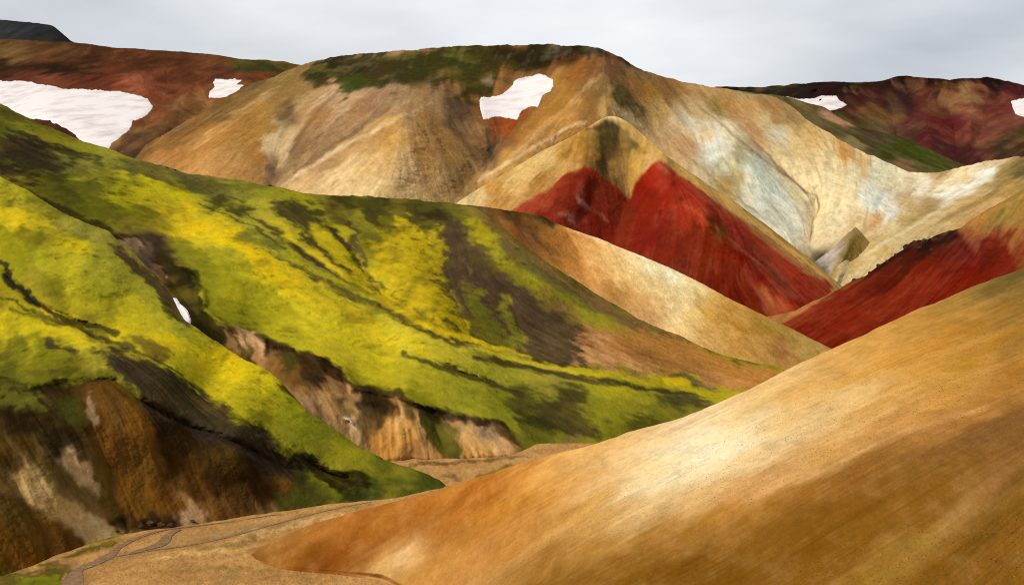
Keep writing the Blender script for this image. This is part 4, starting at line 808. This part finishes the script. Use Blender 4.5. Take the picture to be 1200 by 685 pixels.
# ------------------------------------------------------------------ valley floor, streams, ground
hill('valley_floor', '-160,520 1360,520', '-160,900 720,900 1360,620',
     [(0, 0, 1)],
     '60,675,b08448 120,670,c49450 160,650,c8985a 200,640,cc9c5c 150,680,bc8a4c 220,670,c8985a 300,670,cc9a58 250,650,c4945c 300,640,c49458 260,625,cc9c60 340,620,cc9c60 400,600,c8986c 440,592,b8906c 360,660,c8985c 420,680,c89458 480,680,c48c50 540,548,bc9870 570,555,b8946a 600,545,b0946a 530,560,bc9a74 470,545,a08058 520,545,a07c58 -80,690,8a6a38 600,680,b88848',
     feats=[('poly', '-160,690 -20,676 20,672 60,662 100,668 80,676 84,690 60,740 -160,740', '5c5c14', 4, 4, .9, .9), ('poly', '20,676 60,674 78,680 84,692 40,700 10,690', '8c9c10', 3, 3, .85, 1), ('poly', '70,655 95,644 130,634 145,632 130,642 100,650 80,657', '5c5a14', 2.5, 2, .85, .8), ('line', '96,640 120,635 146,630', '8c9018', 1.2, 1.5, .6, .8, 2),
            ('line', '60,720 74,690 88,672 112,657 150,649 190,643 217,640 262,630 300,620 350,606 400,594 440,587', 'a07c54', 2.5, 1.5, .7, 0, 3), ('line', '92,668 112,660 128,650 143,638 158,630 185,622 200,619 225,617 270,611 330,602', 'a07c54', 2, 1.5, .7, 0, 2.5), ('line', '150,649 175,642 190,637 195,630 200,624 215,619', 'a07c54', 2, 1.5, .7, 0, 2.5), ('line', '200,660 260,650 330,640 400,628', '9a7444', 3, 3, .5, 0, 3), ('line', '130,676 200,668 280,668 360,664', '94703f', 3, 3, .5, 0, 3), ('line', '180,656 240,648 300,640', 'dcb47c', 3, 3, .6, 0, 4), ('line', '240,680 300,676 360,678', '8f6c3c', 3, 4, .4, 0, 4), ('line', '120,668 180,658 230,652', '8a7040', 2, 3, .5, .2, 2), ('line', '270,632 330,618 400,604', 'dcb882', 2, 3, .5, 0, 3), ('line', '160,640 200,634 240,630 300,618 350,607', 'a89068', 3, 3, .4, 0, 4), ('line', '230,645 265,640 300,630', '7c7440', 2, 2.5, .6, .5, 3), ('line', '220,664 260,668 285,674', '8a7c4c', 3, 3, .5, .3, 4), ('line', '560,558 580,553 600,546', '5c6428', 2, 2, .7, .6, 3), ('line', '420,549 480,545 560,540 620,535', '5c4630', 1.5, 1.5, .7, 0, 2), ('line', '516,556 530,556 545,566', '6a5038', 2, 2, .6, 0, 2.5),
            ('poly', '65,664 80,656 100,662 110,676 96,690 80,680', '8a6a4a', 4, 3, .4, 0), ('line', '440,660 452,672 482,677', 'dcb07c', 2, 2, .6, 0, 3)],
     x0=-150, x1=1350, seed=12, tone=(1, .95, .8), dim=.97, rills=0, streak=(0, .05), rill=.3, tint=('94683c', 'd8ac74', .14), warp=6, crest_noise=0, back=(.5, .1), smear=0, rough=.12,
     dfun=lambda X, Y: floor_d(X, Y), label='sandy gravel valley floor with braided stream beds at the lower left', cat='valley floor', kind='structure')
L_FLOOR = dict(LAST)

hill('sandy_slope', '270,668 284,660 290,651 305,640 320,632 360,616 390,607 420,598 450,590 500,577.5 540,566 567,556 600,546 634,535 670,527 701,519 740,504 770,497 800,488.5 840,472 877,456 927,430.5 977,408 1025,386 1067,366 1100,353 1133,338 1165,326 1200,313.5 1270,285 1360,248 1600,160 1900,70',
     '270,672 290,659 320,670 400,677 450,681 500,710 560,800 1900,800',
     [(290, 651, 271), (320, 632, 270), (420, 598, 266), (500, 578, 261), (560, 558, 251), (620, 540, 243), (700, 519, 233), (800, 488, 226), (900, 443, 222), (1000, 397, 221), (1100, 353, 220), (1200, 313, 218), (1360, 248, 216), (300, 661, 265), (400, 677, 252), (480, 690, 236), (550, 645, 230), (600, 618, 219), (700, 566, 206),
      (480, 630, 252), (560, 595, 241), (800, 612, 168), (880, 580, 160), (967, 553, 154), (1067, 506, 151), (1200, 466, 148), (800, 540, 193), (1000, 460, 186), (1150, 400, 183), (700, 690, 160), (900, 690, 140), (1200, 690, 124), (1360, 690, 118), (1360, 440, 146), (1600, 160, 205), (1900, 70, 190), (1900, 500, 110), (1900, 800, 85), (560, 800, 160), (900, 800, 124), (1360, 800, 104)],
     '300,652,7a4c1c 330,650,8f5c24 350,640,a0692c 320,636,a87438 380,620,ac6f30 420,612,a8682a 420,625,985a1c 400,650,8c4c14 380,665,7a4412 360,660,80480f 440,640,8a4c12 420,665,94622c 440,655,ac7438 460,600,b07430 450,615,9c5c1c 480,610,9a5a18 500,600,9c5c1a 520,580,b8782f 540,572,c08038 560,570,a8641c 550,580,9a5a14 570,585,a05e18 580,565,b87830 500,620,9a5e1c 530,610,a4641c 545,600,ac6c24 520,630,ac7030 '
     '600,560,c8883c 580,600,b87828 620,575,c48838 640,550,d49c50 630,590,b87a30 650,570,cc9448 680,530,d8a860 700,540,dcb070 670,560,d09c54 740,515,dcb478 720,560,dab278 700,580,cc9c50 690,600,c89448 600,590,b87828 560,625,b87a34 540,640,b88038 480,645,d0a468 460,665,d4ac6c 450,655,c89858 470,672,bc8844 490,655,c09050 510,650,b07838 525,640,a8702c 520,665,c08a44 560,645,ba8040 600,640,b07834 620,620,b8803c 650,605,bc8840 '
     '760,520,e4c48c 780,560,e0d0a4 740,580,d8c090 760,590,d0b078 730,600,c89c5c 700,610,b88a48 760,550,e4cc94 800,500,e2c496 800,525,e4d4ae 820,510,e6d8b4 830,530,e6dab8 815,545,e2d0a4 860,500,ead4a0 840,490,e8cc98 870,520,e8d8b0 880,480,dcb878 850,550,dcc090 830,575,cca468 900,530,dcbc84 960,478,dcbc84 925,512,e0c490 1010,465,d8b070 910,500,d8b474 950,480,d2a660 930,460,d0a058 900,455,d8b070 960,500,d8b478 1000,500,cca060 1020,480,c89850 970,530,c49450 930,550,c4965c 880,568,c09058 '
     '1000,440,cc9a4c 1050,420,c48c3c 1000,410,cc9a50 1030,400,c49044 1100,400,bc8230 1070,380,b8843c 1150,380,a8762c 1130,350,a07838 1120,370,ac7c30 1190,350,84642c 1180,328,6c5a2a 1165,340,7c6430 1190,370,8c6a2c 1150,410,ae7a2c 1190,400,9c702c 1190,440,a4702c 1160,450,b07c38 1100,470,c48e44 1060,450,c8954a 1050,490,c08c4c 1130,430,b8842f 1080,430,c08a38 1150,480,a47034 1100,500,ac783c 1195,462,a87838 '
     '850,600,a8742c 900,590,946424 870,625,8a5e20 950,575,905f24 1000,560,885a22 1050,530,8c6028 1100,525,805828 1180,490,80582c 1150,510,7c542a 1190,520,7c5428 1100,550,80581f 1050,560,7c541a 1000,590,80541a 950,610,7c5216 800,630,946626 750,630,a87834 700,640,a87834 650,650,9c6c2c 650,670,8a5f22 700,670,84591a 750,655,8c6020 780,640,94662a 750,680,7c5212 800,665,744c10 850,650,784f12 850,680,744c10 900,650,7c5418 900,620,84581c 950,640,744c0f '  # lower slope: brown soil, with part of its shade painted in
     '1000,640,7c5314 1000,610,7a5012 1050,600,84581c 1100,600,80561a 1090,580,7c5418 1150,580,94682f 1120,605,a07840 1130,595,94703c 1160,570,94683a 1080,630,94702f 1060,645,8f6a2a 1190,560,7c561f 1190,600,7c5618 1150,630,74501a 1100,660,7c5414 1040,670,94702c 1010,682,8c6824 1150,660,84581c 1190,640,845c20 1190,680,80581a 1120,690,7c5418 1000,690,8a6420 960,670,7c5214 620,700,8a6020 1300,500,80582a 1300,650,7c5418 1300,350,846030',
     feats=[('poly', '775,520 800,508 840,505 865,512 850,530 830,548 800,562 770,580 740,585 760,560', 'f0e6cc', 10, 6, .0, 0), ('poly', '455,648 480,640 490,650 470,664 452,668', 'dcb882', 6, 5, .5, 0), ('line', '700,570 690,586 670,596', '9c7438', 2.5, 3, .5, 0, 3), ('line', '660,600 640,612 625,622', 'b88a48', 2, 2, .4, 0, 3),
            ('line', '1165,330 1190,320 1210,312', '5c4c26', 4, 4, .6, .2, 8), ('line', '880,575 967,550 1067,502 1150,475', 'd8a468', 3, 3, .45, 0, 4), ('line', '1135,345 1160,340 1195,330', '6c5424', 3, 4, .5, .1, 5), ('line', '1160,420 1180,412 1200,400', '846030', 3, 4, .5, 0, 5), ('line', '290,655 320,668 400,675 450,680', '7c4c1c', 1.5, 1.5, .3, 0, 2)],
     carve=[('1200,466 1067,506 967,553 883,580 800,610 730,650', 26, -1.6), ('700,566 650,590 600,620 550,643 483,678', 16, -1.8), ('640,560 560,600 480,650 440,680', 20, 2.4), ('800,530 700,560', 14, .9), ('760,600 680,640 600,690', 18, 1.0), ('1100,590 1000,650 960,690', 10, .5), ('1000,470 900,540', 12, -.5), ('880,490 760,560 690,600', 9, .5)],
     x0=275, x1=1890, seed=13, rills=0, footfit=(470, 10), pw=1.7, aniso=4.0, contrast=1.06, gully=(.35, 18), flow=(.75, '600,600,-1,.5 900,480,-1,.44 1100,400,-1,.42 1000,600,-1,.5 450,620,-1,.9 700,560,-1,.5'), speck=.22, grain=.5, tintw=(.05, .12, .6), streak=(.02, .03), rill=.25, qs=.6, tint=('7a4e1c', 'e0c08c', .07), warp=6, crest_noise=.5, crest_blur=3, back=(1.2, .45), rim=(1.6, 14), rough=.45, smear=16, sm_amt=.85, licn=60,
     label='smooth golden sandy slope descending from the right in the foreground', cat='slope')
L_SAND = dict(LAST)

# ------------------------------------------------------------------ ground sheet out to the horizon
g = 12000.0
gx_ = np.linspace(-g, g, 60)
GX, GY = np.meshgrid(gx_, gx_)
GV = np.stack([GX, GY, np.full_like(GX, FLOOR - 6)], -1)
tag(mesh_obj('ground', GV, grid_faces(60, 60)[:, ::-1], rock_material('far_ground', lin('6a5236'), lin('9a7a50'), 0.01)),
    'flat brown ground sheet under the hills, out to the horizon', 'ground', None, 'structure')


# ------------------------------------------------------------------ streams on the valley floor
def stream(s, widths, label, lift=0.14):
    p = pts(s)
    d = floor_d(p[:, 0], p[:, 1])
    W = world(p[:, 0], p[:, 1], d)[:, :2]
    # resample and smooth
    L = np.concatenate([[0], np.cumsum(np.linalg.norm(np.diff(W, axis=0), axis=1))])
    n = int(L[-1] / 0.7) + 2
    t = np.linspace(0, L[-1], n)
    X = np.interp(t, L, W[:, 0]); Y = np.interp(t, L, W[:, 1])
    k = np.exp(-0.5 * (np.arange(-9, 10) / 4.0) ** 2); k /= k.sum()
    X = np.convolve(np.pad(X, 9, mode='edge'), k, 'valid'); Y = np.convolve(np.pad(Y, 9, mode='edge'), k, 'valid')
    wd = np.interp(t, L, np.interp(np.linspace(0, 1, len(p)), np.linspace(0, 1, len(widths)), widths) if len(widths) != len(p) else widths)
    T = np.stack([np.gradient(X), np.gradient(Y)], -1); T /= np.linalg.norm(T, axis=1)[:, None]
    N = np.stack([-T[:, 1], T[:, 0]], -1)
    q = np.stack([t, t * 0, t * 0], -1)
    wl = wd * (0.5 + 0.28 * fbm(q, 9, 3, .6, p[0, 0])); wr = wd * (0.5 + 0.28 * fbm(q, 9, 3, .6, p[0, 0] + 4))
    c = 5
    rows = []
    for i in range(c):
        f = i / (c - 1)
        off = (-wl * (1 - f) + wr * f)
        rows.append(np.stack([X + N[:, 0] * off, Y + N[:, 1] * off, np.full(n, FLOOR + lift)], -1))
    o = mesh_obj('stream', np.array(rows), grid_faces(c, n), WATER)
    return tag(o, label, 'stream', 'braided stream channels', 'structure')


WATER = water_material()
stream('60,720 74,690 88,672 112,657 150,649 190,643 217,640 262,630 300,620 350,606 400,594 440,587', [4.2, 3.4, 2.2, 1.2, .9, .8, .8, .7, .6, .5, .5, .4], 'main muddy stream channel running the length of the gravel floor', .05)
stream('92,668 112,660 128,650 143,638 158,630 185,622 200,619 225,617 270,611 330,602', [1.4, 1.7, 1.6, 1.3, 1.0, .8, .7, .6, .5, .4], 'stream channel hugging the foot of the brown cut bank', .07)
stream('150,649 175,642 190,637 195,630 200,624 215,619', [.8, 1.4, 1.6, 1.2, .8, .6], 'short muddy side channel crossing between the two long streams', .09)

# ------------------------------------------------------------------ snow
snow_patch(L_RED, '-150,88 0,94 33,97 67,103 107,106 140,107 160,112 172,114 176,120 179,124 178,129 170,136 157,142 152,153 140,160 131,168 126,178 118,178 108,172 97,166 88,158 80,152 70,146 57,141 37,139 25,133 -20,128 -150,120', 3.5, 'largest snowfield, filling the hollow below the red plateau')
snow_patch(L_RED, '243,115 247,107 252,102 250,97 253,94 275,93 288,95 294,99 282,105 266,113 252,116', 2.5, 'small snow patch beside the green tip of the red plateau', wamp=.6)
snow_patch(L_OCH, '561,119 563,115 574,114 590,111 597,104 602,96 615,91 630,88 640,88 648,94 649,101 645,107 636,112 632,120 629,125 618,126 611,130 606,141 596,138 584,137 574,138 567,142', 2.5, 'bright snow patch lying in the hollow under the green cap of the ochre mountain', wamp=1.0, wl=8)
snow_patch(L_FAR, '915,113 935,116 953,116 963,113 980,113 984,118 992,123 985,127 972,130 940,130', 4.0, 'snow patch under the black crest, behind the cream ridge', wamp=.6, lift=.9)
snow_patch(L_FAR, '1185,119 1200,116 1235,118 1245,128 1225,138 1198,138 1190,134', 4.0, 'snow patch at the right edge on the red mountain', wamp=.6, lift=.6)
snow_patch(L_SPUR, '203.5,350 206.5,350.5 210,357 215,360 219,366 222.5,375 221.5,378.5 218,376 213,369 209,361', .7, 'sliver of snow left in the mossy gully', wamp=.3, step=.4, wl=4)

# ------------------------------------------------------------------ rocks
ROCK_R = rock_material('dark_cinder_rock', lin('1f1412'), lin('5a3428'), .6)
ROCK_B = rock_material('dark_bank_rock', lin('1c140c'), lin('5c4630'), 1.5)
ROCK_S = rock_material('mossy_grey_rock', lin('1f1c14'), lin('50483a'), 1.0)


def rocks(Ly, spots, mat, name, cat, group, sink=.3, flat=.75):
    for k, (x, y, s, label) in enumerate(spots):
        d = float(depth_on(Ly, np.array([x + 0.0]), np.array([y + 0.0]))[0])
        sz = s * d / F
        P = world(np.array([x]), np.array([y]), np.array([d]))[0]
        P[2] -= sink * sz
        boulder(tuple(P), (sz, sz * .9, sz * flat), mat, name, label, cat, group, 50 + k + int(x))


rocks(L_CRIM, [(1001, 328, 3.2, 'lowest dark boulder on the crest of the crimson ridge'), (1019, 319, 2.6, 'lone low boulder second from the foot of the crimson crest'), (1031, 311, 4.4, 'squat dark boulder midway up the crimson crest'),
               (1040, 306, 3.2, 'dark boulder just above the squat one on the crimson crest'), (1050, 299, 3.6, 'dark boulder below the big crag of the crimson ridge'), (1063, 289, 5.0, 'dark crag block at the lower end of the crimson crag'), (1072, 284, 5.2, 'tall dark block in the crag of the crimson ridge'),
               (1084, 283, 5.6, 'widest dark block in the crag of the crimson ridge'), (1095, 281, 5.0, 'dark block at the upper end of the crimson crag'), (1107, 275, 4.4, 'brown block above the crag on the crimson crest'), (1078, 291, 3.6, 'dark rock fallen just under the crimson crag'), (1056, 303, 2.4, 'small dark rock below the lower crag block'), (1092, 292, 3.0, 'dark rock under the widest crag block')],
      ROCK_R, 'boulder', 'boulder', 'dark rocks along the crest of the crimson ridge')
rocks(L_MOSS, [(187, 194, 2.6, 'small dark rock at the lower end of the ledge on the mossy skyline'), (195, 196.5, 3.0, 'dark rock in the middle of the ledge on the mossy skyline'), (204, 199, 3.2, 'dark rock at the right end of the ledge on the mossy skyline'), (276, 211.5, 1.7, 'tiny dark rock alone on the mossy skyline'), (317, 217.5, 2.6, 'dark rock on the mossy skyline below the ochre gully')],
      ROCK_S, 'rock', 'rock', 'dark rocks on the skyline of the mossy hill', flat=.55)
rocks(L_SPUR, [(164, 616, 5.0, 'dark rock at the left of the rubble under the cut bank'), (175, 612, 6.5, 'biggest dark rock in the rubble under the cut bank'), (188, 614, 6.0, 'broad dark rock in the middle of the bank rubble'), (200, 615, 5.0, 'dark rock at the right of the bank rubble'), (137, 622, 3.6, 'dark rock beside the pale tongue of the bank'), (148, 624, 3.0, 'low dark rock left of the bank rubble'),
               (72, 659, 3.4, 'dark stone at the mouth of the muddy stream'), (80, 655, 2.6, 'smaller dark stone upstream of the mouth'), (226, 610, 4.0, 'brown rock right of the bank rubble'), (231, 613, 2.4, 'small brown rock at the right end of the bank foot')],
      ROCK_B, 'rock', 'rock', 'dark rocks at the foot of the cut bank', flat=.6)


# ------------------------------------------------------------------ loose stones and moss tufts (uncountable)
def scatter(name, Pc, size, mat, label, cat, squash=.6, colours=None):
    n = len(Pc)
    base = np.array([[1, 0, 0], [-1, 0, 0], [0, 1, 0], [0, -1, 0], [0, 0, 1], [0, 0, -1]], float)
    Fb = np.array([[0, 2, 4], [2, 1, 4], [1, 3, 4], [3, 0, 4], [2, 0, 5], [1, 2, 5], [3, 1, 5], [0, 3, 5]])
    r = np.random.default_rng(n)
    V = base[None] * (0.6 + 0.6 * r.random((n, 6, 1)))
    a = r.random(n) * 6.28
    ca, sa = np.cos(a)[:, None], np.sin(a)[:, None]
    V = np.stack([V[..., 0] * ca - V[..., 1] * sa, V[..., 0] * sa + V[..., 1] * ca, V[..., 2] * squash], -1)
    V = V * size[:, None, None] + Pc[:, None]
    o = mesh_obj(name, V, (Fb[None] + 6 * np.arange(n)[:, None, None]).reshape(-1, 3), mat,
                 None if colours is None else np.repeat(colours[:, None], 6, 1), np.zeros(n * 6), smooth_shade=False)
    return tag(o, label, cat, None, 'stuff')


r = np.random.default_rng(5)
sy = r.random(60000) ** 1.0 * 190 + 530
sx = r.random(60000) * 700 - 120
d = depth_on(L_FLOOR, sx, sy)
lim = np.interp(sx, L_SPUR['xs'], L_SPUR['fy'])
keep = (sy > lim + 1) & ~((sx < 110) & (sy > 640 - .0 * sx))
sx, sy, d = sx[keep][:22000], sy[keep][:22000], d[keep][:22000]
STONE = earth_material('loose_stones', .12, bump=0)
cl = lin('b08448')[None] * (0.45 + 0.6 * r.random((len(sx), 1))) * (1 + 0.12 * r.standard_normal((len(sx), 3)))
scatter('gravel', world(sx, sy, d), .07 + .16 * r.random(len(sx)) ** 3, STONE, 'loose tan gravel strewn over the valley floor', 'gravel', .5, np.clip(cl, .02, .8))

sx = r.random(90000) * 1100 + 280
sy = r.random(90000) * 420 + 290
cyy = np.interp(sx, L_SAND['xs'], L_SAND['cy'])
cl_ = fbm(np.stack([sx * .35 + sy * .8, sx * .1 - sy * .3, sx * 0], -1), 40, 3, .6, 2.2)
keep = (sy > cyy + 1.5) & (sy < np.interp(sx, L_SAND['xs'], L_SAND['fy'])) & (cl_ + 1.2 * r.random(len(sx)) > .75)
sx, sy = sx[keep][:26000], sy[keep][:26000]
d = depth_on(L_SAND, sx, sy)
cl = lin('8a5c26')[None] * (0.5 + 1.0 * r.random((len(sx), 1))) * (1 + 0.12 * r.standard_normal((len(sx), 3)))
scatter('scree', world(sx, sy, d), (.03 + .07 * r.random(len(sx)) ** 3), STONE, 'loose brown stones lying on the golden sandy slope', 'scree', .6, np.clip(cl, .01, .8))

# ------------------------------------------------------------------ camera
cam = bpy.data.cameras.new('camera')
co = bpy.data.objects.new('camera', cam)
C.objects.link(co)
co.location = (0, 0, 0)
co.rotation_euler = (math.pi / 2 - PITCH, 0, 0)
cam.sensor_fit = 'HORIZONTAL'
cam.sensor_width = 36.0
cam.lens = 36.0 * F / 1200.0
cam.clip_start = 0.5
cam.clip_end = 40000
bpy.context.scene.camera = co

# ------------------------------------------------------------------ light: a bright overcast, sun soft behind cloud at the upper left
SUN = np.array([-0.63, -0.34, 0.70]); SUN /= np.linalg.norm(SUN)
el = math.asin(SUN[2]); az = math.atan2(SUN[0], SUN[1])
sl = bpy.data.lights.new('sun', 'SUN')
sl.energy = 1.5
sl.angle = math.radians(10)
sl.color = (1.0, 0.93, 0.82)
so = bpy.data.objects.new('sun', sl)
C.objects.link(so)
import mathutils
so.rotation_euler = mathutils.Vector(tuple(SUN)).to_track_quat('Z', 'Y').to_euler()
so.location = (-300, 100, 400)

w = bpy.data.worlds.new('World')
bpy.context.scene.world = w
w.use_nodes = True
nt = w.node_tree
L = nt.links.new
bg = nt.nodes['Background']
out = nt.nodes['World Output']
sky = nd(nt, 'ShaderNodeTexSky', sky_type='NISHITA', sun_disc=False, sun_elevation=el, sun_rotation=az)
L(sky.outputs[0], bg.inputs['Color'])
bg.inputs['Strength'].default_value = 0.05
tc = nd(nt, 'ShaderNodeTexCoord')
sep = nd(nt, 'ShaderNodeSeparateXYZ')
L(tc.outputs['Generated'], sep.inputs[0])
mp = nd(nt, 'ShaderNodeMapping'); mp.inputs['Scale'].default_value = (1, 1, 3.2)
L(tc.outputs['Generated'], mp.inputs['Vector'])
cn = nd(nt, 'ShaderNodeTexNoise', i_Scale=3.0, i_Detail=5.0, i_Roughness=0.5)
L(mp.outputs[0], cn.inputs['Vector'])
cr = nd(nt, 'ShaderNodeValToRGB')
e = cr.color_ramp.elements
e[0].position = 0.34; e[0].color = (0.205, 0.216, 0.233, 1)
e[1].position = 0.66; e[1].color = (0.385, 0.39, 0.396, 1)
L(cn.outputs['Fac'], cr.inputs['Fac'])
# unseen sky overhead dimmed, so the sun models the slopes more strongly
br = nd(nt, 'ShaderNodeMapRange')
br.inputs['From Min'].default_value = 0.16; br.inputs['From Max'].default_value = 0.55
br.inputs['To Min'].default_value = 1.0; br.inputs['To Max'].default_value = 0.5
L(sep.outputs['Z'], br.inputs['Value'])
bg2 = nd(nt, 'ShaderNodeBackground')
L(cr.outputs['Color'], bg2.inputs['Color'])
L(br.outputs[0], bg2.inputs['Strength'])
mxs = nd(nt, 'ShaderNodeMixShader')
mxs.inputs[0].default_value = 0.9
L(bg.outputs[0], mxs.inputs[1]); L(bg2.outputs[0], mxs.inputs[2])
L(mxs.outputs[0], out.inputs['Surface'])

sc = bpy.context.scene
sc.view_settings.view_transform = 'Standard'
sc.view_settings.look = 'None'
sc.view_settings.exposure = 1.35
sc.view_settings.gamma = 1.0
sc.render.engine = 'CYCLES'
sc.cycles.max_bounces = 4
sc.cycles.diffuse_bounces = 3
sc.cycles.use_denoising = False
sc.cycles.filter_width = 1.1
